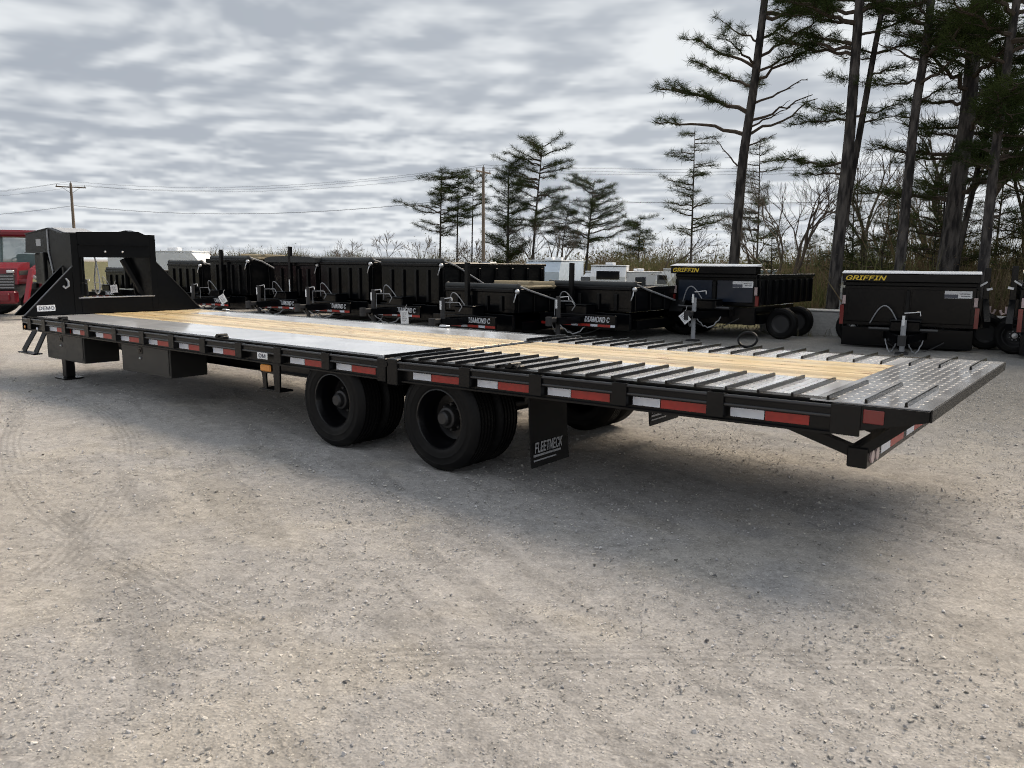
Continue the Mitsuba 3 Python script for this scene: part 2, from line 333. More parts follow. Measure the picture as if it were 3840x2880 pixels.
# ------------------------------------------------------------------ the long trailer
W, H, SL, LF, LD = 2.59, 0.8405, 0.0135, 7.10, 3.878
tr = thing('gooseneck_trailer', 'long black flatbed trailer with wood centred deck and ribbed tail', 'trailer')
def dz(x): return H + SL * max(x, 0)
POCKET = [-6.85, -6.41, -5.82, -5.19, -4.51, -3.88, -3.26, -2.665, -2.037, -1.425, -0.749]
POCKET_D = [0.825, 1.465, 2.12, 2.756]
TAPES = [(-6.363, -6.148, -5.753), (-5.692, -5.493, -5.207), (-5.074, -4.891, -4.589), (-4.459, -4.266, -3.956), (-3.831, -3.644, -3.346), (-3.202, -3.018, -2.705), (-2.562, -2.382, -2.099),
         (-1.312, -1.104, -0.806), (-0.672, -0.477, -0.184)]
TAPES_D = [(0.246, 0.441, 0.737), (0.906, 1.096, 1.392), (1.533, 1.722, 2.02), (2.189, 2.38, 2.683), (2.829, 3.03, 3.276)]
def tilt(m, x0=0.0):
    v = m.vertices.copy(); v[:, 2] += SL * np.maximum(v[:, 0], 0); m.vertices = v; return m
def rail(side, x0, x1, pockets, tapes, parent, label=None):
    """side channel with rub rail, stake pockets and tape; side 0 = near edge (y = 0), 1 = far edge"""
    s, y0 = (1, 0.0) if side == 0 else (-1, W)
    Y = lambda a: y0 + s * a
    h = holder(parent, 'side_rail')
    ch = [box(x0, x1, Y(0.05), Y(0.062), 0.665, H - 0.004), box(x0, x1, Y(0.02), Y(0.05), 0.663, 0.675), box(x0, x1, Y(0.040), Y(0.13), H - 0.0045, H + 0.004)]
    put(h, 'channel', tilt(cat(ch)), 'm_satin')
    segs, ps = [], sorted([x0 - 0.05] + list(pockets) + [x1 + 0.05])
    for a, b in zip(ps[:-1], ps[1:]):
        a, b = max(a + 0.05, x0), min(b - 0.05, x1)
        if b - a < 0.05: continue
        put(h, 'rub_rail', tilt(box(a, b, Y(0.004), Y(0.012), 0.768, 0.822, 0.003)), 'm_satin')
        put(h, 'upper_bar', tilt(tube([(a, Y(0.003), 0.817), (b, Y(0.003), 0.817)], 0.011, 10)), 'm_pipe', smooth=40)
        put(h, 'lower_bar', tilt(tube([(a, Y(0.006), 0.766), (b, Y(0.006), 0.766)], 0.011, 10)), 'm_pipe', smooth=40)
    for px in pockets:
        m = cat(box(px - 0.052, px - 0.042, Y(-0.006), Y(0.05), 0.69, 0.832), box(px + 0.042, px + 0.052, Y(-0.006), Y(0.05), 0.69, 0.832), box(px - 0.0518, px + 0.0518, Y(-0.012), Y(-0.005), 0.69, 0.833, 0.002))
        put(h, 'stake_pocket', tilt(m), 'm_satin')
    for a, b, c in tapes:
        put(h, 'white_tape', tilt(box(a, b - 0.003, Y(0.046), Y(0.0485), 0.694, 0.746)), 'm_tapew')
        put(h, 'red_tape', tilt(box(b + 0.003, c, Y(0.046), Y(0.0485), 0.692, 0.745)), 'm_taper')
    return h
rail(0, -LF + 0.02, -0.035, POCKET, TAPES, tr)
rail(1, -LF + 0.02, -0.035, POCKET, TAPES, tr)
rail(0, 0.035, 3.40, POCKET_D, TAPES_D, tr)
rail(1, 0.035, 3.40, POCKET_D, TAPES_D, tr)
# hinge blocks between the deck and the tail
for y0, y1 in ((-0.012, 0.10), (W - 0.10, W + 0.012)):
    put(tr, 'hinge', cat(box(-0.105, -0.008, y0, y1, 0.655, 0.843, 0.006), box(0.008, 0.125, y0, y1, 0.640, 0.846, 0.006), tube([(0, y0 - 0.006, 0.80), (0, y1, 0.80)], 0.022, 14)), 'm_satin', smooth=35)
# decking: wood planks down the middle, tread plate on both sides
YW0, YW1, NB = 0.868, 1.868, 5
bw = (YW1 - YW0) / NB
for x0, x1 in ((-LF + 0.12, -0.06), (0.10, 3.275)):
    for i in range(NB):
        y = YW0 + i * bw
        put(tr, 'deck_plank', tilt(box(x0, x1, y + 0.004, y + bw - 0.004, H - 0.042, H + 0.001 + 0.0015 * rng.random(), 0.005)), 'm_wood')
for i in range(3):
    y = YW1 + 0.006 + i * 0.2
    put(tr, 'deck_plank', box(-LF + 0.12, -6.20, y, y + 0.193, H - 0.042, H + 0.002, 0.005), 'm_wood')
put(tr, 'tread_plate', box(-LF + 0.10, -0.07, 0.132, YW0 - 0.002, H - 0.006, H + 0.0025), 'm_plate')
put(tr, 'tread_plate', box(-6.19, -0.07, YW1 + 0.004, W - 0.132, H - 0.006, H + 0.0025), 'm_plate')
put(tr, 'tread_plate', tilt(box(0.04, 3.279, 0.132, YW0 - 0.002, H - 0.006, H + 0.0025)), 'm_plate')
put(tr, 'tread_plate', tilt(box(0.04, 3.279, YW1 + 0.004, W - 0.132, H - 0.006, H + 0.0025)), 'm_plate')
put(tr, 'tread_plate', tilt(box(3.281, LD - 0.004, 0.02, W - 0.02, H - 0.004, H + 0.0028)), 'm_tread', label='wide tread plate across the end of the tail')
def lugs(x0, x1, y0, y1):
    vs, fs, o, k = [], [], 0, 0
    pitch = 0.052
    for i in range(int((x1 - x0) / pitch)):
        for j in range(int((y1 - y0) / pitch)):
            cx, cy = x0 + (i + 0.5) * pitch, y0 + (j + 0.5) * pitch
            a = math.pi / 4 * (1 if (i + j) % 2 else -1); c, s_ = math.cos(a), math.sin(a)
            z = dz(cx) + 0.0026
            ring = [(0.019, 0), (0, 0.0055), (-0.019, 0), (0, -0.0055)]
            vs += [(cx + u * c - v * s_, cy + u * s_ + v * c, z + SL * (u * c - v * s_)) for u, v in ring] + [(cx + 0.55 * (u * c - v * s_), cy + 0.55 * (u * s_ + v * c), z + 0.0016) for u, v in ring]
            for q in range(4):
                r_ = (q + 1) % 4; fs += [(o + q, o + r_, o + 4 + r_), (o + q, o + 4 + r_, o + 4 + q)]
            fs += [(o + 4, o + 5, o + 6), (o + 4, o + 6, o + 7)]; o += 8
    return trimesh.Trimesh(np.array(vs), np.array(fs), process=False)
put(tr, 'tread_lugs', cat(lugs(3.30, LD - 0.02, 0.05, W - 0.05), lugs(0.10, 3.27, 0.15, YW0 - 0.01), lugs(0.10, 3.27, YW1 + 0.01, W - 0.15)), 'm_lug', kind='stuff')
put(tr, 'hinge_strip', box(-0.065, 0.035, 0.132, W - 0.132, H - 0.03, H - 0.002), 'm_satin')
# traction bars, 21 on each side
rb = (3.7515 - 0.02) / 19.6
for k in range(21):
    x = 3.7515 - (20 - k) * 0.1905
    for y0, y1 in ((0.035, 0.80), (1.90, W - 0.035)):
        z = dz(x) + 0.003
        m = prism([(x - 0.008, z), (x + 0.008, z), (x + 0.006, z + 0.022), (x - 0.006, z + 0.022)], 'y', y0, y1)
        put(tr, 'traction_bar', m, 'm_black')
# tail end: tapered sides, end plate
for s, y0 in ((1, 0.0), (-1, W)):
    y1 = y0 + s * 0.055
    z = lambda x: dz(x)
    put(tr, 'tail_side', cat(prism([(3.405, 0.715), (3.405, z(3.4) - 0.005), (LD - 0.012, z(LD) - 0.006), (LD - 0.012, z(LD) - 0.060)], 'y', y0, y1), box(3.40, 3.55, y0 - s * 0.010, y0 - s * 0.001, 0.72, 0.878, 0.003)), 'm_satin')
    put(tr, 'side_reflector', box(3.562, 3.662, y0 - s * 0.008, y0 - s * 0.001, 0.795, 0.866, 0.003), 'm_red_lens')
put(tr, 'end_plate', box(LD - 0.010, LD, 0.004, W - 0.004, dz(LD) - 0.060, dz(LD) + 0.003, 0.002), 'm_satin')
# rear bumper below the tail with lamps and tape
bp = holder(tr, 'rear_bumper')
put(bp, 'bumper_tube', box(3.462, 3.566, 0.12, W - 0.12, 0.525, 0.636, 0.006), 'm_satin')
for y0 in (0.20, 0.30, W - 0.20, W - 0.30):
    put(bp, 'tail_light', trimesh.creation.cylinder(0.032, 0.012, sections=24).apply_transform(trimesh.transformations.rotation_matrix(math.pi / 2, [0, 1, 0])).apply_transform(np.diag([1, 1.0, 1.1, 1])).apply_translation((3.570, y0, 0.581)), 'm_pale_lens', smooth=40)
for a, b, m in ((0.40, 0.60, 'm_tapew'), (0.603, 0.92, 'm_taper'), (1.0, 1.2, 'm_tapew'), (1.203, 1.5, 'm_taper'), (1.66, 1.97, 'm_taper'), (1.973, 2.18, 'm_tapew')):
    put(bp, 'tape', box(3.5665, 3.569, a, b, 0.560, 0.612), m)
for y in (0.17, 0.80, W - 0.80, W - 0.17):
    put(bp, 'hanger', cat(bar((3.50, y, 0.60), (3.05, y, 0.735), 0.07, 0.055), bar((3.52, y, 0.60), (3.80, y, 0.845), 0.07, 0.05)), 'm_satin')
# frame below
for y in (0.80, W - 0.80):
    put(tr, 'main_beam', cat(box(-LF + 0.05, 0.0, y - 0.006, y + 0.006, 0.43, 0.79), box(-LF + 0.05, 0.0, y - 0.07, y + 0.07, 0.42, 0.434), box(-LF + 0.05, 0.0, y - 0.07, y + 0.07, 0.786, 0.798),
        tilt(box(0.0, 3.4, y - 0.05, y + 0.05, 0.66, 0.795)), prism([(0.001, 0.42), (0.001, 0.66), (1.7, 0.66)], 'y', y - 0.008, y + 0.008)), 'm_black')
for x in list(np.arange(-6.9, -0.1, 0.41)) + [0.25, 0.66, 1.07, 1.48, 1.89, 2.30, 2.71, 3.12]:
    put(tr, 'crossmember', tilt(cat(box(x - 0.004, x + 0.004, 0.064, W - 0.064, 0.70, 0.795), box(x - 0.03, x + 0.03, 0.064, W - 0.064, 0.693, 0.701))), 'm_black')
put(tr, 'front_channel', cat(box(-LF, -LF + 0.02, 0.0, W, 0.665, H + 0.004, 0.003), box(-LF + 0.02, -LF + 0.12, 0.13, W - 0.13, H - 0.02, H + 0.003)), 'm_satin')
for x in (-7.0, -6.93):
    put(tr, 'marker_light', sphere((x if x < -6.95 else -6.62, -0.004, 0.705), 0.022, 1, (1, 0.4, 1)) if x > -6.95 else sphere((-7.02, 0.0, 0.71), 0.022, 1, (1, 0.4, 1)), 'm_tapew' if x > -6.95 else 'm_amber', smooth=True)
# gooseneck: portal, gussets, neck beams, coupler
nk = holder(tr, 'gooseneck')
X0 = -7.0
prof = [(-8.55, 1.70), (-8.50, 1.965), (-7.68, 2.035), (-7.28, 1.955), (X0, 1.955), (X0, 0.846), (-7.44, 0.846), (-7.58, 1.38), (-7.80, 1.64), (-7.95, 1.69)]
for y0, y1 in ((0.655, 0.667), (1.823, 1.835)):
    put(nk, 'side_plate', prism(prof, 'y', y0, y1), 'm_neck')
for y0, y1 in ((0.645, 0.735), (1.755, 1.845)):
    put(nk, 'riser', box(X0 - 0.001, X0 + 0.013, y0, y1, 0.848, 1.957, 0.003), 'm_neck')
    ym = (y0 + y1) / 2
    rim = [(-8.55, 1.70), (-8.50, 1.97), (-7.68, 2.04), (-7.28, 1.96), (X0, 1.96)]
    put(nk, 'top_flange', cat([bar((a[0], ym, a[1]), (b[0], ym, b[1]), 0.10, 0.012) for a, b in zip(rim[1:-1], rim[2:])]), 'm_satin')
    low = [(-7.44, 0.85), (-7.58, 1.38), (-7.80, 1.64), (-7.95, 1.69), (-8.55, 1.70)]
    put(nk, 'lower_flange', cat([bar((a[0], ym, a[1]), (b[0], ym, b[1]), 0.10, 0.012) for a, b in zip(low[:-1], low[1:])]), 'm_satin')
put(nk, 'head_beam', cat(prism([(0.736, 1.632), (0.736, 1.975), (1.60, 2.005), (1.753, 1.94), (1.753, 1.632)], 'x', -7.02, -6.985), box(-6.986, -6.955, 0.74, 1.75, 1.80, 1.812), box(-7.22, -7.02, 0.68, 1.81, 1.632, 1.645), prism([(1.60, 2.004), (1.845, 1.90), (1.845, 1.885), (1.60, 1.985)], 'x', -7.1, -6.98)), 'm_neck')
put(nk, 'lower_beam', cat(box(-7.14, -6.985, 0.736, 1.754, 0.846, 1.062, 0.006)), 'm_neck')
put(nk, 'sill_strip', box(-7.145, -6.975, 0.70, 1.79, 1.0635, 1.075, 0.003), 'm_grey')
for y in (1.10, 1.345):
    put(nk, 'bolt', sphere((-6.981, y, 1.712), 0.018, 1), 'm_zinc', smooth=True)
for x in (X0 + 0.0, -7.32):
    put(nk, 'gusset', cat(prism([(0.0, 0.848), (0.642, 0.848), (0.642, 1.50)], 'x', x - 0.006, x + 0.006)), 'm_neck')
    put(nk, 'gusset_edge', bar((x, -0.004, 0.853), (x, 0.65, 1.512), 0.010, 0.034, up=(1, 0, 0)), 'm_pipe' if x > -7.1 else 'm_neck')
    put(nk, 'gusset', cat(prism([(2.46 + 0.06, 0.848), (1.848, 0.848), (1.848, 1.56)], 'x', x - 0.006, x + 0.006)), 'm_neck')
    put(nk, 'gusset_edge', bar((x, 2.53, 0.853), (x, 1.84, 1.572), 0.010, 0.034, up=(1, 0, 0)), 'm_pipe' if x > -7.1 else 'm_neck')
put(nk, 'brace', bar((-7.02, 1.35, 1.60), (-7.06, 1.66, 1.05), 0.05, 0.05), 'm_neck')
put(nk, 'front_plate', cat(box(-8.54, -8.52, 0.67, 1.82, 1.70, 1.96), box(-8.5, -7.75, 0.67, 1.82, 1.945, 1.957)), 'm_neck')
put(nk, 'slope_plate', bar((-7.27, 0.91, 1.972), (-7.66, 0.91, 2.046), 0.44, 0.008), 'm_grey')
put(nk, 'pump_box', box(-8.40, -7.76, 0.71, 1.12, 1.24, 1.69, 0.02), 'm_neck')
put(nk, 'hydraulic_hose', tube([(-8.2, 0.9, 1.68), (-8.05, 0.86, 1.45), (-7.95, 0.86, 1.30), (-7.75, 0.88, 1.28), (-7.65, 0.9, 1.5)], 0.018, 6), 'm_grey', smooth=True)
cp = put(nk, 'coupler_tube', cat(cyl((-8.15, 1.245, 1.95), (-8.15, 1.245, 1.20), 0.062), cyl((-8.15, 1.245, 1.24), (-8.15, 1.245, 1.06), 0.085, 0.10)), 'm_satin', smooth=40)
for y in (1.08, 1.42):
    t = np.linspace(0, 1, 14)
    put(nk, 'safety_chain', tube(np.stack([-8.05 + 0.10 * t, y + 0.05 * np.sin(6 * t), 1.68 - 0.55 * np.sin(math.pi * t) - 0.1 * t], 1), 0.012, 6), 'm_zinc')
put(nk, 'jack_drive', cat(box(-7.92, -7.80, 0.60, 0.655, 1.10, 1.70, 0.01), cyl((-7.86, 0.63, 1.1), (-7.86, 0.63, 0.9), 0.03)), 'm_satin')
put(nk, 'decal', box(-8.14, -7.98, 0.6515, 0.6545, 1.79, 1.89), 'm_grey', label='faded pale sticker on the side of the gooseneck')
put(nk, 'conduit', cat(tube([(-7.72, 0.648, 2.02), (-7.72, 0.646, 1.70), (-7.60, 0.648, 1.35)], 0.012, 8)), 'm_grey', smooth=True)
put(nk, 'hook', cat(tube([(-6.99, 0.55, 1.34), (-6.965, 0.57, 1.30), (-6.965, 0.57, 1.24), (-6.975, 0.53, 1.21), (-6.975, 0.50, 1.24)], 0.014, 8)), 'm_grey', smooth=True)
# white plate on the gusset
sg = holder(tr, 'gusset_sign')
put(sg, 'plate', box(-6.992, -6.989, 0.155, 0.385, 0.905, 0.988, 0.001), 'm_white')
put(sg, 'lettering', text('DEMO', 0.046, (-6.9885, 0.172, 0.923), (0, 1, 0), (0, 0, 1), 0.0015, True, 0, 0.196), 'm_ink')
# toolboxes below the near rail
def toolbox(x0, x1, z0, lab):
    t = holder(tr, 'toolbox'); labels[t] = {'label': lab}
    put(t, 'case', box(x0, x1, 0.12, 0.55, z0, 0.655, 0.006), 'm_box')
    put(t, 'lid', box(x0 + 0.025, x1 - 0.025, 0.113, 0.1195, z0 + 0.03, 0.640, 0.002), 'm_box')
    xm = x0 + 0.42 * (x1 - x0)
    put(t, 'latch', cat(box(xm - 0.045, xm + 0.045, 0.105, 0.1125, 0.555, 0.625, 0.003), box(xm - 0.02, xm + 0.02, 0.098, 0.105, 0.575, 0.605, 0.003)), 'm_black')
    put(t, 'keyhole', sphere((xm, 0.106, 0.505), 0.014, 1), 'm_zinc', smooth=True)
toolbox(-6.67, -5.59, 0.318, 'black toolbox ahead, nearer the gooseneck')
toolbox(-4.62, -3.535, 0.33, 'black toolbox behind, with a round latch')
# landing legs
for y in (0.40, W - 0.40):
    j = holder(tr, 'landing_leg')
    put(j, 'post', box(-6.81, -6.69, y - 0.06, y + 0.06, 0.02, 0.69, 0.008), 'm_satin')
    put(j, 'foot', box(-6.90, -6.60, y - 0.13, y + 0.13, 0.0, 0.018, 0.004), 'm_satin')
    put(j, 'inner_post', box(-6.80, -6.70, y - 0.05, y + 0.05, 0.018, 0.3), 'm_satin')
# steps
st = holder(tr, 'step')
put(st, 'side_plate', bar((-7.05, 0.14, 0.665), (-7.27, 0.05, 0.36), 0.09, 0.014, up=(0, 1, 0)), 'm_satin')
put(st, 'side_plate', bar((-6.73, 0.14, 0.665), (-6.88, 0.05, 0.36), 0.09, 0.014, up=(0, 1, 0)), 'm_satin')
put(st, 'tread', box(-7.31, -6.80, -0.01, 0.11, 0.345, 0.362, 0.004), 'm_satin')
st = holder(tr, 'step')
put(st, 'side_plate', prism([(-1.77, 0.66), (-1.70, 0.66), (-1.69, 0.42), (-1.74, 0.42)], 'y', 0.05, 0.066), 'm_satin')
put(st, 'side_plate', prism([(-1.56, 0.70), (-1.45, 0.70), (-1.46, 0.415), (-1.54, 0.415)], 'y', 0.03, 0.046), 'm_satin')
put(st, 'tread', box(-1.78, -1.46, 0.03, 0.18, 0.408, 0.424, 0.004), 'm_satin')
sg = holder(tr, 'rail_sign')
put(sg, 'plate', box(-1.735, -1.578, -0.008, -0.005, 0.708, 0.766), 'm_white')
put(sg, 'lettering', text('OM', 0.036, (-1.715, -0.0085, 0.719), (1, 0, 0), (0, 0, 1), 0.0015, True, 0, 0.105), 'm_ink')
am = holder(tr, 'amber_lamp')
put(am, 'lens', box(-1.745, -1.585, 0.018, 0.045, 0.587, 0.652, 0.012), 'm_amber', smooth=30)
put(am, 'bracket', box(-1.77, -1.56, 0.046, 0.055, 0.57, 0.69), 'm_satin')
# mud flaps with lettering
for i, (y0, y1) in enumerate(((0.085, 0.545), (W - 0.80, W - 0.27))):
    mf = holder(tr, 'mud_flap')
    zb = 0.165 if i == 0 else 0.20
    n = 9; zz = np.linspace(0.69, zb, n); xx = 1.34 + 0.03 * np.linspace(0, 1, n) ** 2
    v = np.array([(x + t, y, z) for t in (0, 0.009) for x, z in zip(xx, zz) for y in (y0, y1)]); f = []
    for s in range(n - 1):
        a = 2 * s; f += [(a, a + 2, a + 3, a + 1), (2 * n + a, 2 * n + a + 1, 2 * n + a + 3, 2 * n + a + 2), (a, 2 * n + a, 2 * n + a + 2, a + 2), (a + 1, a + 3, 2 * n + a + 3, 2 * n + a + 1)]
    put(mf, 'sheet', (v, np.array(f)), 'm_rubber')
    xr, yo = 1.377, y0 + 0.03
    put(mf, 'lettering', cat(text('FLEETNECK', 0.070, (xr, yo, zb + 0.105), (0, 1, 0), (-0.06, 0, 1), 0.0015, True, 0.22, 0.34), box(xr + 0.001, xr + 0.0025, yo - 0.01, yo + 0.32, zb + 0.077, zb + 0.092), box(xr + 0.002, xr + 0.0035, yo - 0.01, yo + 0.26, zb + 0.044, zb + 0.055)), 'm_grey')
# axles, tandem duals
def tyre_mesh(r, w, rim, n=56):
    h = w / 2
    pr = [(rim - 0.008, -h * 0.80), (rim + 0.004, -h * 0.93), (rim + 0.035, -h * 1.0), (rim + (r - rim) * 0.34, -h * 1.005), (rim + (r - rim) * 0.37, -h * 1.04), (rim + (r - rim) * 0.41, -h * 1.04), (rim + (r - rim) * 0.44, -h * 1.01), (rim + (r - rim) * 0.64, -h * 1.02), (rim + (r - rim) * 0.66, -h * 1.045), (rim + (r - rim) * 0.72, -h * 1.03), (r - 0.030, -h * 0.94), (r - 0.008, -h * 0.80)]
    half = []
    for g in np.linspace(-0.62, 0.62, 5):
        half += [(r - 0.001, (g - 0.085) * h), (r - 0.011, (g - 0.075) * h), (r - 0.011, (g + 0.075) * h), (r - 0.001, (g + 0.085) * h)]
    pr = pr + half + [(a, -b) for a, b in pr[::-1]]
    return lathe(pr, n)
def rim_mesh(rim, w, dish):
    h = w / 2
    pr = [(rim + 0.006, h * 0.86), (rim + 0.008, h * 0.93), (rim - 0.004, h * 0.95), (rim - 0.012, h * 0.84), (rim - 0.022, h * 0.55), (rim - 0.030, h * 0.40), (rim - 0.032, dish + 0.03), (rim - 0.05, dish + 0.005), (0.13, dish - 0.006), (0.095, dish + 0.004), (0.0005, dish + 0.004)]
    bk = [(0.0005, dish - 0.012), (rim - 0.05, dish - 0.012), (rim - 0.03, -h * 0.5), (rim + 0.006, -h * 0.86)]
    return cat(lathe(pr, 48), lathe(bk, 48))
TY = mikit.ply(tyre_mesh(0.405, 0.232, 0.232), 'm_rubber', smooth=38)
RM = mikit.ply(rim_mesh(0.232, 0.232, -0.075), 'm_rim', smooth=35)
HB = mikit.ply(cat(lathe([(0.088, -0.07), (0.088, 0.005), (0.080, 0.02), (0.062, 0.025), (0.055, 0.06), (0.042, 0.072), (0.0005, 0.072)], 24)), 'm_hub', smooth=35)
NUT = mikit.ply(lathe([(0.016, -0.072), (0.016, -0.035), (0.010, -0.028), (0.0005, -0.028)], 6), 'm_hub')
def TM(M): return T(np.asarray(M, float).tolist())
def wheel(parent, x, y, z, out, spin, tyre=TY, rim=RM, hub=None, nuts=0, nr=0.10, nut=None, base=np.eye(4)):
    h = holder(parent, 'wheel')
    M = np.eye(4); M[:3, 3] = (x, y, z)
    if out < 0: M[:3, :3] = np.diag([-1, -1, 1])          # lathe axis +y points outward
    c, s = math.cos(spin), math.sin(spin); Rm = np.eye(4); Rm[0, 0], Rm[0, 2], Rm[2, 0], Rm[2, 2] = c, s, -s, c
    M = base @ M
    put(h, 'tyre', tyre, None, tw=TM(M @ Rm)); put(h, 'rim', rim, None, tw=TM(M @ Rm))
    if hub: put(h, 'hub', hub, None, tw=TM(M @ Rm))
    for k in range(nuts):
        a = 2 * math.pi * k / nuts; D = np.eye(4); D[0, 3], D[2, 3] = nr * math.cos(a), nr * math.sin(a)
        put(h, 'lug_nut', nut, None, tw=TM(M @ Rm @ D))
    return h
for x in (-0.775, 0.487):
    put(tr, 'axle', cat(cyl((x, 0.25, 0.405), (x, W - 0.25, 0.405), 0.065), box(x - 0.35, x + 0.35, 0.70, 0.78, 0.50, 0.53), box(x - 0.35, x + 0.35, W - 0.78, W - 0.70, 0.50, 0.53)), 'm_satin', smooth=40)
    for y, out in ((0.182, -1), (0.455, 1), (W - 0.182, 1), (W - 0.455, -1)):
        outer = y < 0.2 or y > W - 0.2
        wheel(tr, x, y, 0.405, out, 0.3 + x, hub=HB if outer else None, nuts=8 if outer else 0, nut=NUT)
# small fittings on the deck
for x, y in ((-2.42, 0.07), (1.22, 0.10), (-6.0, 0.07)):
    put(tr, 'tie_down', cat(box(x - 0.09, x + 0.06, y - 0.03, y + 0.035, dz(x) + 0.003, dz(x) + 0.03, 0.006), cyl((x - 0.02, y - 0.05, dz(x) + 0.03), (x - 0.02, y + 0.06, dz(x) + 0.03), 0.018)), 'm_satin', smooth=30)
a = np.linspace(0, 2 * math.pi, 25)
put(tr, 'tie_down_ring', tube(np.stack([1.93 + 0.085 * np.cos(a), 2.50 + 0.02 * np.sin(a), dz(1.93) + 0.075 + 0.062 * np.sin(a)], 1), 0.011, 8, False), 'm_satin', smooth=True)
for x in (-6.3, -1.75):
    put(tr, 'edge_clip', box(x - 0.06, x + 0.06, W - 0.09, W - 0.03, H + 0.005, H + 0.03, 0.006), 'm_zinc')

# ------------------------------------------------------------------ dump trailers parked in a row behind
TY2 = mikit.ply(tyre_mesh(0.375, 0.235, 0.21, 40), 'm_rubber', smooth=38)
RM2 = mikit.ply(rim_mesh(0.21, 0.235, 0.02), 'm_rim', smooth=35)
RM2G = mikit.ply(rim_mesh(0.21, 0.235, 0.02), 'm_grey', smooth=35)
HB2 = mikit.ply(lathe([(0.06, 0.02), (0.055, 0.07), (0.0005, 0.075)], 16), 'm_hub', smooth=35)
TY3 = mikit.ply(tyre_mesh(0.335, 0.185, 0.205, 40), 'm_rubber', smooth=38)
RM3 = mikit.ply(rim_mesh(0.205, 0.185, -0.02), 'm_castiron', smooth=35)
HB3 = mikit.ply(cat(lathe([(0.055, -0.02), (0.05, 0.06), (0.0005, 0.065)], 16), *[sphere((0.085 * math.cos(a), -0.005, 0.085 * math.sin(a)), 0.013, 1) for a in np.arange(8) * math.pi / 4]), 'm_zinc', smooth=35)
def base_matrix(x, y, yaw, z=0.0):
    a = math.radians(yaw); c, s = math.cos(a), math.sin(a)          # local +y = away along the trailer's axis, +x = to the right of it
    M = np.eye(4); M[:3, 0] = (c, -s, 0); M[:3, 1] = (s, c, 0); M[:3, 3] = (x, y, z); return M
def L(M, m): return m.copy().apply_transform(M)
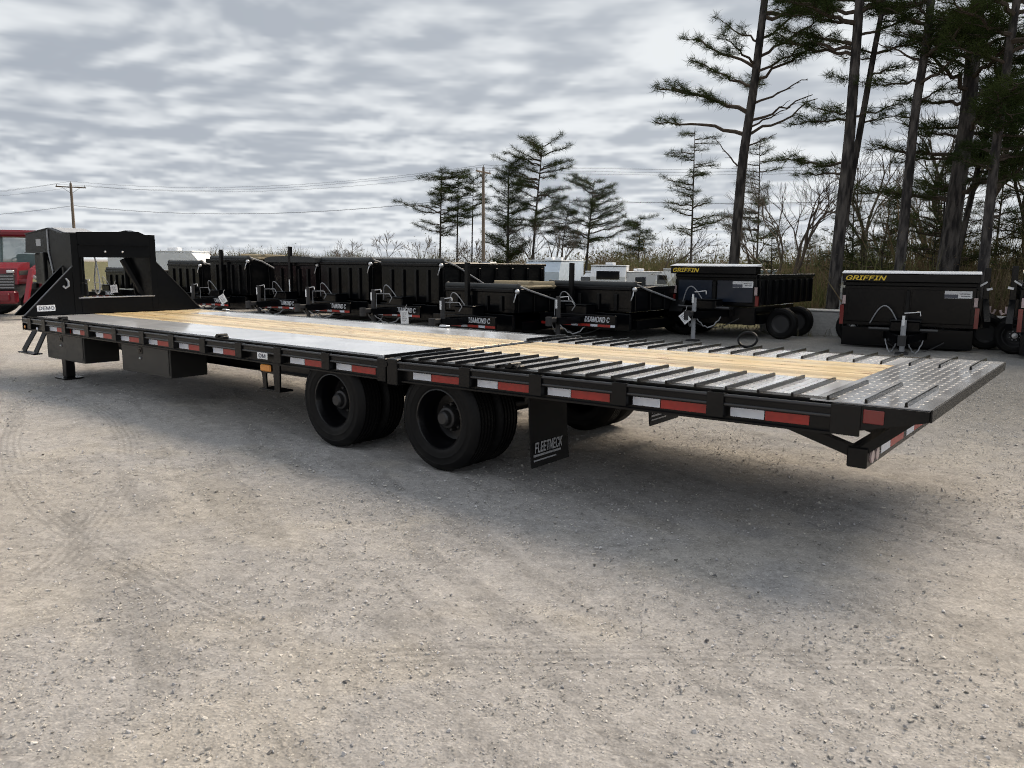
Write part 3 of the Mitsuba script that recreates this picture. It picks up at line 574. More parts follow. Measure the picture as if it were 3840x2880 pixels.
def dump_trailer(label, x, y, yaw=0.0, w=1.9, z0=0.66, z1=1.22, ln=4.1, tongue=1.35, group=None, post=None, griffin=None, brand=True, tape=True, wheels_out=0.06, wy=2.6, fenders=True, arm=True, tarp='roll', ribs=7, drop_leg=False, z=0.0, crank=1, wshift=0.0, tan=0, panel='m_black', side_post=0, axle_gap=0.42):
    t = thing('dump_trailer', label, 'dump trailer', group)
    B = base_matrix(x, y, yaw, z); h = w / 2
    P = lambda name, m, mt, smooth=False, parent=None: put(parent or t, name, L(B, m), mt, smooth)
    # bed: floor, four walls with ribs and a top rail
    bd = holder(t, 'bed')
    P('floor', box(-h, h, 0, ln, z0, z0 + 0.06), 'm_black', parent=bd)
    P('front_wall', box(-h, h, 0, 0.05, z0 + 0.06, z1, 0.008), 'm_black', parent=bd)
    P('tail_gate', box(-h, h, ln - 0.05, ln, z0 + 0.06, z1, 0.008), 'm_black', parent=bd)
    for s in (-1, 1):
        P('side_wall', box(s * h, s * (h - 0.04), 0.051, ln - 0.051, z0 + 0.06, z1), 'm_satin', parent=bd)
        for k in range(ribs):
            yy = 0.12 + (ln - 0.3) * k / (ribs - 1)
            P('rib', box(s * (h + 0.001), s * (h + 0.055), yy - 0.035, yy + 0.035, z0 + 0.0, z1 - 0.05, 0.006), 'm_black', parent=bd)
        P('top_rail', box(s * (h + 0.045), s * (h - 0.045), 0.06, ln, z1 + 0.001, z1 + 0.07, 0.01), 'm_satin', parent=bd)
    for xx in (-0.62 * h, -0.2 * h, 0.25 * h, 0.66 * h) if not griffin else (0.0,):
        P('rib', box(xx - 0.035, xx + 0.035, -0.05, -0.001, z0 + 0.02, z1 - 0.08, 0.006), 'm_satin', parent=bd)
    P('top_rail', box(-h, h, -0.03, 0.058, z1 + 0.001, z1 + 0.075, 0.01), 'm_satin', parent=bd)
    if griffin:
        P('panel', box(-h + 0.07, -0.06, -0.012, -0.001, z0 + 0.07, z1 - 0.06, 0.004), panel, parent=bd)
        P('panel', box(0.06, h - 0.07, -0.012, -0.001, z0 + 0.07, z1 - 0.06, 0.004), panel, parent=bd)
        tp = holder(t, 'tarp_housing')
        P('case', box(-h - 0.04, h + 0.04, -0.20, 0.10, z1 + 0.077, z1 + 0.235, 0.012), 'm_black', parent=tp)
        P('lid', prism([(-0.215, z1 + 0.238), (-0.215, z1 + 0.252), (0.12, z1 + 0.292), (0.12, z1 + 0.238)], 'x', -h - 0.05, h + 0.05), 'm_white', parent=tp)
        P('lettering', text('GRIFFIN', 0.085, (-h + 0.0, -0.2015, z1 + 0.112), (1, 0, 0), (0, 0, 1), 0.003, True, 0.25, griffin), 'm_yellow', parent=tp)
        st_ = holder(t, 'sticker')
        P('sheet', box(h - 0.52, h - 0.07, -0.016, -0.0135, z1 - 0.205, z1 - 0.07), 'm_white', parent=st_)
        P('print', cat(box(h - 0.52, h - 0.30, -0.0185, -0.0165, z1 - 0.20, z1 - 0.135), box(h - 0.28, h - 0.10, -0.0185, -0.0165, z1 - 0.13, z1 - 0.115), box(h - 0.25, h - 0.10, -0.0185, -0.0165, z1 - 0.17, z1 - 0.155)), 'm_ink', parent=st_)
        for s in (-1, 1):
            P('reflector', box(s * (h + 0.0) - 0.03, s * (h + 0.0) + 0.03, -0.03, -0.016, z1 - 0.36, z1 - 0.19), 'm_pale_lens')
            P('red_reflector', box(s * (h + 0.03) - 0.035, s * (h + 0.03) + 0.035, -0.035, -0.016, z0 + 0.0, z1 - 0.38), 'm_red_lens')
    elif tarp == 'roll':
        P('tarp_roll', cat(cyl((-h - 0.02, 0.10, z1 + 0.11), (h + 0.02, 0.10, z1 + 0.11), 0.07, n=14), sphere((-h - 0.03, 0.10, z1 + 0.11), 0.085, 1, (0.4, 1, 1)), sphere((h + 0.03, 0.10, z1 + 0.11), 0.085, 1, (0.4, 1, 1))), 'm_tarp', smooth=40)
    elif tarp == 'mesh':
        a = np.linspace(-1, 1, 9); zz = z1 + 0.20 + 0.05 * (1 - a ** 4)
        P('tarp', prism_y(a * h * 1.22, zz, z1 + 0.085, -0.16, ln * 0.9), 'm_tarp', smooth=30)
    if arm:
        for s in (-1, 1):
            P('tarp_arm', tube([(s * (h + 0.07), ln * 0.55, z0 + 0.1), (s * (h + 0.07), 0.5, z1 + 0.02), (s * (h + 0.06), 0.12, z1 + 0.12)], 0.022, 6), 'm_grey', smooth=True)
        P('arm_spring', cat(sphere((h + 0.06, 0.02, z1 + 0.02), 0.055, 1), tube([(h + 0.05, 0.0, z1), (h + 0.07, -0.06, z1 - 0.10), (h + 0.03, -0.06, z1 - 0.2)], 0.012, 5)), 'm_zinc', smooth=40)
    # chassis and tongue
    zf = z0 - 0.10
    fr = holder(t, 'chassis')
    for s in (-1, 1):
        P('skid_plate', box(s * 0.5, s * h * 0.98, 0.3, ln * 0.5, zf - 0.30, zf - 0.10), 'm_black', parent=fr)
        P('frame_rail', box(s * 0.45 - 0.04, s * 0.45 + 0.04, -0.1, ln, zf - 0.12, zf + 0.02), 'm_black', parent=fr)
        P('tongue_rail', bar((s * 0.36, 0.0, zf - 0.07), (s * 0.07, -tongue + 0.1, zf - 0.07), 0.07, 0.14), 'm_black', parent=fr)
        P('frame_end', box(s * 0.06, s * h, -0.02, 0.04, zf - 0.30, zf + 0.05, 0.005), 'm_black', parent=fr)
    P('cross_tube', box(-h, h, -0.06, -0.021, zf - 0.30, zf + 0.06, 0.006), 'm_black', parent=fr)
    if not griffin: P('front_bar', box(-0.40 * w, 0.5 * w, -0.62, -0.56, zf - 0.21, zf + 0.05, 0.006), 'm_black', parent=fr)
    P('coupler', cat(box(-0.05, 0.05, -tongue - 0.10, -tongue + 0.15, zf - 0.10, zf + 0.01, 0.02), cyl((0, -tongue - 0.1, zf - 0.16), (0, -tongue - 0.1, zf + 0.02), 0.07, n=12)), 'm_castiron')
    if brand:
        P('lettering', text('DIAMOND C', 0.105, (0.5 * w - 0.74, -0.6215, zf - 0.095), (1, 0, 0), (0, 0, 1), 0.003, True, 0.18, 0.60), 'm_letter')
    if tape:
        k = 0; xx = -0.38 * w
        while xx < 0.5 * w - 0.05:
            ww = 0.17 if k % 2 else 0.30
            P('white_tape' if k % 2 else 'red_tape', box(xx, min(xx + ww, 0.5 * w), -0.6245, -0.6212, zf - 0.190, zf - 0.140), 'm_tapew' if k % 2 else 'm_taper'); xx += ww + 0.004; k += 1
    # jack, crank, toolbox, chains, cable
    if tan: P('tan_tarp', cat(box(-h * 0.3, h + 0.07, 0.35, 0.35 + ln * tan, z1 + 0.072, z1 + 0.14, 0.03), cyl((h * 0.1, 0.4, z1 + 0.15), (h * 1.02, 0.3 + ln * tan, z1 + 0.13), 0.09, n=10), cyl((h * 0.1, 0.9, z1 + 0.14), (h * 0.98, 0.6, z1 + 0.15), 0.08, n=10)), 'm_tan', 40)
    jk = holder(t, 'jack')
    jx, jy = 0.0, -tongue + 0.22
    if griffin or drop_leg:
        P('post', cyl((jx, jy, 0.05), (jx, jy, zf + 0.28), 0.045, n=12), 'm_grey', smooth=40, parent=jk)
    else:
        P('post', cyl((jx, jy, 0.05), (jx, jy, zf + 0.42), 0.05, n=12), 'm_castiron', smooth=40, parent=jk)
    P('foot', box(jx - 0.11, jx + 0.11, jy - 0.11, jy + 0.11, 0.0, 0.03), 'm_castiron', parent=jk)
    P('crank', tube([(jx, jy, zf + 0.40), (jx + 0.10 * crank, jy, zf + 0.41), (jx + 0.25 * crank, jy, zf + 0.43), (jx + 0.26 * crank, jy, zf + 0.36)], 0.012, 6), 'm_zinc', smooth=True, parent=jk)
    P('name_plate', box(jx - 0.03, jx + 0.015, jy - 0.058, jy - 0.053, zf + 0.18, zf + 0.36), 'm_white', parent=jk)
    P('battery_box', cat(box(-0.26, 0.26, -0.50, -0.13, zf + 0.02, zf + 0.22, 0.02), box(-0.27, 0.27, -0.51, -0.12, zf + 0.222, zf + 0.24, 0.01)), 'm_black')
    if not griffin: P('grab_handle', tube([(-0.42, -0.66, zf), (-0.42, -0.66, zf + 0.30), (0.02, -0.66, zf + 0.31), (0.10, -0.66, zf + 0.22), (0.02, -0.66, zf + 0.12)], 0.010, 6), 'm_grey', smooth=True)
    if griffin: P('step_bar', cat(cyl((-0.62, -0.45, zf + 0.06), (0.55, -0.45, zf + 0.06), 0.035, n=10), bar((-0.5, -0.45, zf + 0.05), (-0.5, 0, zf + 0.05), 0.05, 0.05), bar((0.45, -0.45, zf + 0.05), (0.45, 0, zf + 0.05), 0.05, 0.05)), 'm_pipe', smooth=40)
    q = np.linspace(0, 1, 12)
    for s in (-1, 1):
        P('safety_chain', tube(np.stack([s * (0.10 + 0.22 * q), -tongue + 0.15 + 0.7 * q, zf - 0.14 - 0.20 * np.sin(math.pi * q) + 0.015 * np.sin(40 * q)], 1), 0.012, 5), 'm_grey')
    P('cable', tube(np.stack([-0.28 + 0.95 * q, -tongue * 0.6 + 0.5 * q, zf - 0.16 - 0.20 * np.sin(math.pi * q)], 1), 0.010, 5), 'm_castiron', smooth=True)
    P('hose', tube(np.stack([-0.62 + 0.5 * q, -0.25 - 0.15 * np.sin(math.pi * q), zf + 0.15 + 0.35 * np.sin(math.pi * q)], 1), 0.012, 5), 'm_grey', smooth=True)
    if post:
        if post[1] > 1.95: P('pale_strip', box(post[0] - 0.02, post[0] + 0.02, -0.176, -0.1705, zf + 0.15, zf + 0.55), 'm_white')
        P('drop_post', box(post[0] - 0.045, post[0] + 0.045, -0.17, -0.08, zf + 0.1, post[1], 0.006), 'm_satin')
    if side_post:
        sx = side_post * (h + 0.16)
        sp = holder(t, 'side_post')
        P('post', box(sx - 0.05, sx + 0.05, 0.25, 0.35, z0, z1 + 0.36, 0.006), 'm_black', parent=sp)
        P('arm', cat(bar((sx, 0.3, z0 + 0.5), (sx + side_post * 0.03, -0.3, z0 + 0.1), 0.10, 0.14), bar((side_post * h, 0.3, z0 + 0.4), (sx, 0.3, z0 + 0.4), 0.06, 0.3)), 'm_black', parent=sp)
        P('hook', bar((sx - side_post * 0.12, 0.2, z1 + 0.02), (sx, 0.2, z1 + 0.10), 0.03, 0.03), 'm_white', parent=sp)
        P('hook', bar((sx, 0.2, z1 - 0.04), (sx + side_post * 0.09, 0.2, z1 - 0.02), 0.03, 0.04), 'm_white', parent=sp)
        P('hook', tube([(sx + side_post * 0.08, 0.2, z0 + 0.42), (sx + side_post * 0.08, 0.2, z0 + 0.30), (sx + side_post * 0.14, 0.2, z0 + 0.28), (sx + side_post * 0.17, 0.2, z0 + 0.36)], 0.022, 6), 'm_pale_lens', parent=sp)
    # wheels and fenders
    for s in (-1, 1):
        xo = s * (h + wheels_out) + wshift
        for yy in (wy - axle_gap, wy + axle_gap):
            wheel(t, xo, yy, *((0.335, s, 0.4, TY3, RM3, HB3) if griffin else (0.375, s, 0.4, TY2, RM2, HB2)), base=B)
        if fenders:
            pts = [(wy - 0.95, 0.55), (wy - 0.78, 0.80), (wy + 0.78, 0.80), (wy + 0.95, 0.55)]
            P('fender', cat([plate_x(xo - 0.15, xo + 0.17, a, b) for a, b in zip(pts[:-1], pts[1:])]), 'm_satin')
    return t, B
def plate_x(x0, x1, a, b, th=0.008):
    return prism_x([(a[0], a[1]), (b[0], b[1]), (b[0], b[1] + th), (a[0], a[1] + th)], x0, x1)
def prism_x(poly, x0, x1): return prism(poly, 'x', x0, x1)
def prism_y(xs, zs, zb, y0, y1):
    return prism([(xs[0], zb)] + list(zip(xs, zs)) + [(xs[-1], zb)], 'y', y0, y1)
G = 'black dump trailers parked in a row'
dump_trailer('low black dump trailer beside the yellow lettered one, rolled tarp on its flat front', -4.72, 10.2, 0, 2.10, 0.60, 1.04, group=G, post=(-0.36, 1.60), wheels_out=0.16)
dump_trailer('low black dump trailer in front of taller ones, pale tag on the post near it', -6.55, 8.72, 0, 1.93, 0.56, 0.98, group=G, post=(-0.22, 1.60), ln=3.6, tan=0.30)
dump_trailer('tall black dump trailer with ribbed front and no mast, next to the low one', -8.95, 9.0, 0, 1.90, 0.66, 1.50, group=G)
dump_trailer('tall ribbed dump trailer partly hidden behind the one to its right', -11.30, 9.0, 0, 1.84, 0.66, 1.52, group=G)
dump_trailer('black dump trailer under a domed tarp with the tallest square mast', -13.33, 9.0, 0, 1.80, 0.66, 1.48, group=G, post=(0.0, 1.98), tarp='mesh')
dump_trailer('black dump trailer with a short mast and flat front, left of the domed one', -16.5, 9.0, 0, 1.85, 0.62, 1.56, group=G, post=(-0.12, 1.92), tan=0.25)
dump_trailer('black dump trailer just right of the gooseneck gusset', -19.7, 9.4, 0, 1.85, 0.62, 1.42, group=G)
dump_trailer('black dump trailer seen through the window of the gooseneck', -23.6, 9.2, 0, 1.95, 0.62, 1.16, group=G, tarp='roll', post=(0.75, 1.45))
dump_trailer('black dump trailer with yellow lettering, navy tailgate panels and tandem wheels in view', -2.70, 12.1, 0, 1.86, 0.72, 1.31, griffin=0.62, brand=False, tape=False, wheels_out=0.33, wy=1.2, fenders=False, panel='m_tail_blue', arm=False, tongue=1.2, group='dump trailers with yellow lettering', ln=3.6, ribs=9, axle_gap=0.50)
dump_trailer('black dump trailer with yellow lettering and a bright white lid, seen end on', 1.10, 12.4, -10, 2.26, 0.44, 1.20, griffin=0.72, brand=False, tape=False, wheels_out=0.05, wy=1.2, wshift=0.18, side_post=1, fenders=False, arm=False, tongue=1.25, group='dump trailers with yellow lettering', ln=4.6)
dump_trailer('black trailer cut off by the right edge, red lamp on its corner', 4.00, 12.2, -7.5, 2.0, 0.46, 1.24, griffin=0.6, brand=False, tape=False, wheels_out=0.06, wy=1.2, side_post=-1, fenders=False, arm=False, tongue=1.25, ln=4.4)
# second row further back, seen in the gaps
for lab_, x_, z1_ in (('black dump trailer in the back row between the two tall ones', -13.6, 1.42), ('black dump trailer in the back row left of the domed tarp', -18.4, 1.46), ('black dump trailer in the back row near the gooseneck', -22.3, 1.30), ('black dump trailer in the back row at the far left', -26.6, 1.25)):
    dump_trailer(lab_, x_, 15.2, 0, 1.9, 0.60, z1_, group='black dump trailers of the back row', brand=False)
# long trailer stored behind the row
tt = thing('stored_trailer', 'long black stored trailer with amber lamps behind the low dump trailer', 'trailer')
Bm = base_matrix(-17.0, 18.4, 90)
put(tt, 'bed', L(Bm, cat(box(-0.06, 0.0, -0.2, 4.3, 1.02, 1.46, 0.01), box(1.9, 1.96, -0.2, 4.3, 1.02, 1.46), box(0, 1.9, -0.2, 4.3, 1.0, 1.06))), 'm_black')
put(tt, 'top_rail', L(Bm, box(-0.09, 0.03, -0.25, 4.35, 1.461, 1.53, 0.01)), 'm_grey')
for k in range(4):
    put(tt, 'amber_lamp', L(Bm, box(0.004, 0.02, 0.2 + k * 1.05, 0.38 + k * 1.05, 1.18, 1.24)), 'm_amber')
for k in range(4):
    put(tt, 'rib', L(Bm, box(0.002, 0.05, 0.0 + k * 1.13, 0.07 + k * 1.13, 1.03, 1.44)), 'm_satin')
for yy in (1.6, 2.5):
    for xx, o in ((0.1, 1), (1.8, -1)): wheel(tt, xx, yy, 0.375, o, 0.1, TY2, RM2, HB2, base=Bm)
put(tt, 'chassis', L(Bm, cat(box(0.4, 0.5, -0.2, 4.3, 0.75, 0.999), box(1.4, 1.5, -0.2, 4.3, 0.75, 0.999))), 'm_black')
for yy in (0.5, 3.0): put(tt, 'roof_vent', L(Bm, box(0.5, 0.9, yy, yy + 0.4, 1.07, 1.62, 0.03)), 'm_grey')
# paper tags hung on the jacks
def tag(label, x, y, z, w, h, tilt_, yaw=20):
    k = thing('price_tag', label, 'price tag', 'white paper tags hung on the parked trailers')
    M = base_matrix(x, y, yaw, z); c, s = math.cos(math.radians(tilt_)), math.sin(math.radians(tilt_))
    Rt = np.eye(4); Rt[0, 0], Rt[0, 2], Rt[2, 0], Rt[2, 2] = c, -s, s, c
    put(k, 'sheet', box(-w / 2, w / 2, -0.004, 0.0, -h / 2, h / 2).apply_transform(M @ Rt), 'm_white')
    put(k, 'print', cat([box(-w * 0.32, w * (0.32 - 0.1 * (i % 3)), -0.006, -0.0045, h * (0.30 - 0.15 * i), h * (0.36 - 0.15 * i)) for i in range(5)]).apply_transform(M @ Rt), 'm_grey')
    put(k, 'string', tube([(x, y, z + h * 0.5), (x + 0.02, y + 0.04, z + h * 0.5 + 0.12)], 0.004, 4), 'm_white')
tag('white tag tilted on its corner, by the low deck edge under the short mast', -13.6, 7.0, 0.64, 0.17, 0.22, 28, -30)
tag('upright white tag on a stake left of the low dump trailer', -6.95, 6.9, 0.50, 0.17, 0.26, 3, -20)
tag('white diamond shaped tag hung on the jack beside the navy tailgate', -2.72, 10.75, 0.50, 0.17, 0.22, 40, -8)
tag('white tag seen through the window of the gooseneck', -20.2, 7.4, 0.72, 0.22, 0.24, 6, -35)

# concrete blocks behind the row
for i in range(4):
    x0 = -2.55 + i * 1.86 + (0.05 if i > 1 else 0)
    k = thing('concrete_block', ['grey concrete block hidden mostly behind the navy tailgate trailer', 'grey concrete block in the gap between two yellow lettered trailers', 'grey concrete block behind the white lidded trailer', 'grey concrete block at the far right behind the wheels'][i], 'concrete block', 'row of concrete blocks along the lot edge')
    put(k, 'block', box(x0, x0 + 1.84, 14.4, 15.0, -0.05, 0.535, 0.02), 'm_concrete')
    put(k, 'cap_ledge', box(x0, x0 + 1.84, 14.39, 15.01, 0.537, 0.57, 0.01), 'm_concrete')

# ------------------------------------------------------------------ camper trailers further off
def camper(label, x, y, yaw, w, ln, h, m, zg, window=True, cap=True):
    t = thing('camper_trailer', label, 'camper trailer')
    B = base_matrix(x, y, yaw, zg)
    nose = [(0.0, 0.55), (-0.25, 0.9), (-0.25, h - 0.75), (0.35, h - 0.05), (ln, h), (ln, 0.55)]
    put(t, 'body', L(B, prism(nose, 'x', -w / 2, w / 2)), m)
    put(t, 'roof', L(B, box(-w / 2 - 0.03, w / 2 + 0.03, 0.3, ln + 0.03, h + 0.002, h + 0.07, 0.02)), 'm_rvwhite')
    put(t, 'skirt', L(B, box(-w / 2 - 0.004, w / 2 + 0.004, 0.02, ln, 0.56, 0.95)), 'm_rvbeige')
    if window:
        put(t, 'window', L(B, box(-0.55 * w * 0.6, 0.55 * w * 0.6, -0.275, -0.252, h - 0.95, h - 0.35, 0.01)), 'm_glassdark')
        for k in range(2): put(t, 'window', L(B, box(w / 2 + 0.002, w / 2 + 0.02, 1.0 + 2.2 * k, 1.9 + 2.2 * k, h - 0.95, h - 0.35, 0.005)), 'm_glassdark')
        put(t, 'door', L(B, box(w / 2 + 0.002, w / 2 + 0.025, ln - 1.6, ln - 0.95, 0.7, h - 0.35, 0.006)), 'm_rvwhite')
    for k in (0, 1): put(t, 'vent', L(B, box(-0.3, 0.3, 1.5 + 2.4 * k, 2.1 + 2.4 * k, h + 0.072, h + 0.27, 0.04)), 'm_rvwhite')
    if cap: put(t, 'stripe', L(B, cat(box(w / 2 + 0.001, w / 2 + 0.010, 0.3, ln - 0.2, 1.2, 1.38), box(-w / 2 + 0.2, w / 2 - 0.2, -0.262, -0.2515, 1.2, 1.34))), 'm_grey')
    for s in (-1, 1):
        for yy in (ln * 0.55, ln * 0.55 + 0.8): wheel(t, s * (w / 2 - 0.1), yy, 0.375, s, 0, TY2, RM2G, None, base=B)
camper('white camper trailer with a dark end window beyond the low dump trailer', -25.6, 45.0, -28, 2.5, 6.5, 3.15, 'm_rvwhite', -1.75)
camper('pale blue camper trailer left of the mast among the parked trailers', -28.2, 40.6, -20, 2.5, 7.0, 3.35, 'm_rvblue', -1.62, window=False)
camper('white camper trailer with small side windows behind the pale blue one', -27.6, 45.6, 30, 2.4, 6.0, 2.75, 'm_rvwhite', -1.8)
camper('pale camper trailer with dark door next to the yellow lettered dump trailer', -20.4, 43.8, 40, 2.5, 6.0, 2.95, 'm_rvbeige', -1.75)
camper('pale blue camper trailer between the stored ones near the yellow lettering', -19.1, 46.0, 20, 2.5, 6.5, 3.0, 'm_rvblue', -1.8)
camper('long white camper trailer beside the gooseneck at the left', -37.2, 20.7, -128, 2.5, 5.0, 2.75, 'm_rvwhite', -0.7)
k = thing('shed', 'small pale shed in the brush left of the forked pine trunk', 'shed')
put(k, 'wall', box(-3.15, -2.3, 22.0, 23.2, -0.6, 1.05), 'm_rvbeige')
put(k, 'roof', prism([(-3.25, 1.05), (-2.72, 1.32), (-2.2, 1.05)], 'y', 21.9, 23.3), 'm_grey')
put(k, 'door', box(-2.95, -2.55, 21.97, 21.995, -0.5, 0.75), 'm_grey')

# ------------------------------------------------------------------ red tractor at the left
tk = thing('tractor', 'red cab tractor with a front loader at the left edge', 'tractor')
Bt = base_matrix(-20.6, 5.0, 122)          # local +y = the way the tractor faces away from; front looks to the lens
def PT(name, m, mt, smooth=False, parent=None): return put(parent or tk, name, L(Bt, m), mt, smooth)
# local frame: +y forward, +x right
PT('hood', cat(prism([(0.65, 0.95), (0.65, 1.52), (1.5, 1.50), (2.15, 1.36), (2.25, 0.95)], 'x', -0.36, 0.36)), 'm_tractor', 30)
PT('grille', box(-0.30, 0.30, 2.20, 2.27, 0.80, 1.22, 0.02), 'm_castiron')
for s in (-1, 1): PT('headlight', box(s * 0.12, s * 0.30, 2.10, 2.255, 1.23, 1.32, 0.02), 'm_zinc')
PT('chassis', box(-0.25, 0.25, -0.8, 2.2, 0.55, 0.94, 0.03), 'm_castiron')
PT('front_axle', box(-0.75, 0.75, 1.60, 1.78, 0.38, 0.54, 0.02), 'm_castiron')
cb = holder(tk, 'cab')
for sx in (-1, 1):
    PT('pillar', bar((sx * 0.68, 0.62, 1.25), (sx * 0.60, 0.42, 2.22), 0.07, 0.07), 'm_castiron', parent=cb)
    PT('pillar', bar((sx * 0.70, -0.95, 1.25), (sx * 0.62, -0.85, 2.22), 0.07, 0.07), 'm_castiron', parent=cb)
    PT('pillar', bar((sx * 0.70, -0.2, 0.95), (sx * 0.62, -0.2, 2.22), 0.05, 0.05), 'm_castiron', parent=cb)
    PT('side_glass', trimesh.Trimesh([(sx * 0.70, 0.60, 1.0), (sx * 0.70, -0.92, 1.0), (sx * 0.615, -0.84, 2.2), (sx * 0.615, 0.42, 2.2)], [[0, 1, 2], [0, 2, 3]], process=False), 'm_cabglass', parent=cb)
PT('windshield', trimesh.Trimesh([(-0.66, 0.61, 1.2), (0.66, 0.61, 1.2), (0.58, 0.44, 2.2), (-0.58, 0.44, 2.2)], [[0, 1, 2], [0, 2, 3]], process=False), 'm_cabglass', parent=cb)
PT('rear_glass', trimesh.Trimesh([(-0.66, -0.94, 1.2), (0.66, -0.94, 1.2), (0.58, -0.86, 2.2), (-0.58, -0.86, 2.2)], [[0, 1, 2], [0, 2, 3]], process=False), 'm_cabglass', parent=cb)
PT('roof', box(-0.72, 0.72, -1.0, 0.66, 2.22, 2.40, 0.05), 'm_tractor', parent=cb)
PT('lamp', cat(box(-0.62, -0.45, 0.655, 0.70, 2.25, 2.34, 0.01), box(0.45, 0.62, 0.655, 0.70, 2.25, 2.34, 0.01)), 'm_zinc', parent=cb)
PT('seat', cat(box(-0.25, 0.25, -0.75, -0.25, 1.1, 1.25, 0.04), box(-0.25, 0.25, -0.8, -0.70, 1.25, 1.75, 0.04)), 'm_castiron', parent=cb)
PT('steering_wheel', tube([(0.2 * math.cos(a), 0.05 + 0.17 * math.sin(a), 1.55 + 0.10 * math.sin(a)) for a in np.linspace(0, 2 * math.pi, 16)], 0.015, 6, False), 'm_castiron', parent=cb)
for s in (-1, 1):
    PT('fender', cat([bar((s * 0.83, a[0], a[1]), (s * 0.83, b[0], b[1]), 0.42, 0.03, up=(0, 0, 1)) for a, b in zip([(-1.55, 0.9), (-1.25, 1.38), (-0.5, 1.45), (-0.05, 1.1)][:-1], [(-1.25, 1.38), (-0.5, 1.45), (-0.05, 1.1)])]), 'm_tractor')
    PT('loader_arm', cat(bar((s * 0.62, 0.5, 1.45), (s * 0.62, 1.9, 1.25), 0.09, 0.18), bar((s * 0.62, 1.88, 1.28), (s * 0.62, 2.75, 0.45), 0.09, 0.16), bar((s * 0.60, 0.55, 0.8), (s * 0.60, 0.55, 1.55), 0.12, 0.12)), 'm_tractor')
    PT('loader_cylinder', cyl((s * 0.66, 0.75, 0.95), (s * 0.66, 1.9, 1.15), 0.045, n=10), 'm_zinc', 40)
PT('front_weight', cat(box(-0.34, 0.34, 2.10, 2.42, 0.45, 0.78, 0.04), box(-0.20, 0.20, 2.42, 2.48, 0.52, 0.72, 0.02)), 'm_tractor')
PT('loader_tube', cyl((-0.66, 2.05, 1.02), (0.66, 2.05, 1.02), 0.06, n=10), 'm_tractor', 40)
for k in range(5): PT('grille_slat', box(-0.28, 0.28, 2.272, 2.285, 0.85 + 0.075 * k, 0.875 + 0.075 * k), 'm_grey')
PT('exhaust', cyl((0.30, 1.2, 1.5), (0.30, 1.2, 2.05), 0.035, n=10), 'm_castiron', 40)
PT('hood_stripe', cat(box(-0.368, -0.362, 0.75, 2.0, 1.18, 1.30), box(0.362, 0.368, 0.75, 2.0, 1.18, 1.30)), 'm_castiron')
TF = mikit.ply(tyre_mesh(0.42, 0.28, 0.22, 36), 'm_rubber', smooth=38); RF = mikit.ply(rim_mesh(0.22, 0.28, 0.02), 'm_grey', smooth=35)
TB = mikit.ply(tyre_mesh(0.62, 0.42, 0.36, 40), 'm_rubber', smooth=38); RBk = mikit.ply(rim_mesh(0.36, 0.42, 0.02), 'm_grey', smooth=35)
for s in (-1, 1):
    wheel(tk, s * 0.72, 1.69, 0.42, s, 0, TF, RF, HB2, base=Bt); wheel(tk, s * 0.80, -0.72, 0.62, s, 0, TB, RBk, HB2, base=Bt)

# ------------------------------------------------------------------ utility poles and wires
def pole(label, x, y, zb, zt, yaw, arm=2.4, r=0.15):
    t = thing('utility_pole', label, 'utility pole', 'wooden utility poles')
    put(t, 'shaft', cyl((x, y, zb), (x, y, zt), r, r * 0.62, 10), 'm_pole', 40)
    c, s = math.cos(math.radians(yaw)), math.sin(math.radians(yaw))
    e = lambda k, z: (x + c * k, y + s * k, z)
    put(t, 'cross_arm', bar(e(-arm / 2, zt - 0.45), e(arm / 2, zt - 0.45), 0.11, 0.13), 'm_pole')
    put(t, 'brace', cat(bar(e(-arm * 0.3, zt - 0.5), e(0, zt - 1.2), 0.04, 0.04), bar(e(arm * 0.3, zt - 0.5), e(0, zt - 1.2), 0.04, 0.04)), 'm_castiron')
    out = []
    for k in (-arm * 0.46, 0.0, arm * 0.46):
        z = zt if k == 0 else zt - 0.38
        put(t, 'insulator', cyl(e(k, z), e(k, z + 0.22), 0.06, 0.04, 8), 'm_grey', 40); out.append(np.array(e(k, z + 0.22)))
    out.append(np.array(e(0.15, zt - 2.6))); return out
A1 = pole('wooden utility pole standing in front of the far pines', -45.0, 54.0, -2.0, 10.4, 100, 2.6, 0.19)
A2 = pole('wooden utility pole alone at the left above the gooseneck', -97.0, 39.2, -2.0, 10.6, 70, 3.2, 0.22)
A0 = [a + np.array([52, 16, -0.4]) for a in A1]
Am = [a + np.array([-52, -15, 0.3]) for a in A2]
def wire(a, b, sag, lab, grp, r=0.022):
    k = thing('power_line', lab, 'power line', grp)
    q = np.linspace(0, 1, 25)[:, None]; p = a * (1 - q) + b * q; p[:, 2] -= sag * 4 * (q * (1 - q))[:, 0]
    put(k, 'cable', tube(p, r, 4, False), 'm_wire')
for P_, Q_, sg_, wh in ((A1, A2, 1.3, 'between the two poles'), (A1, A0, 1.0, 'going right from the far pines'), (A2, Am, 1.2, 'going left from the lone pole')):
    for i in range(4):
        wire(P_[i], Q_[i], sg_, ['left strand of', 'middle strand of', 'right strand of', 'thicker wire hung below'][i] + ' the overhead wires ' + wh, 'upper wires ' + wh if i < 3 else 'lower wires', 0.012 if i < 3 else 0.022)

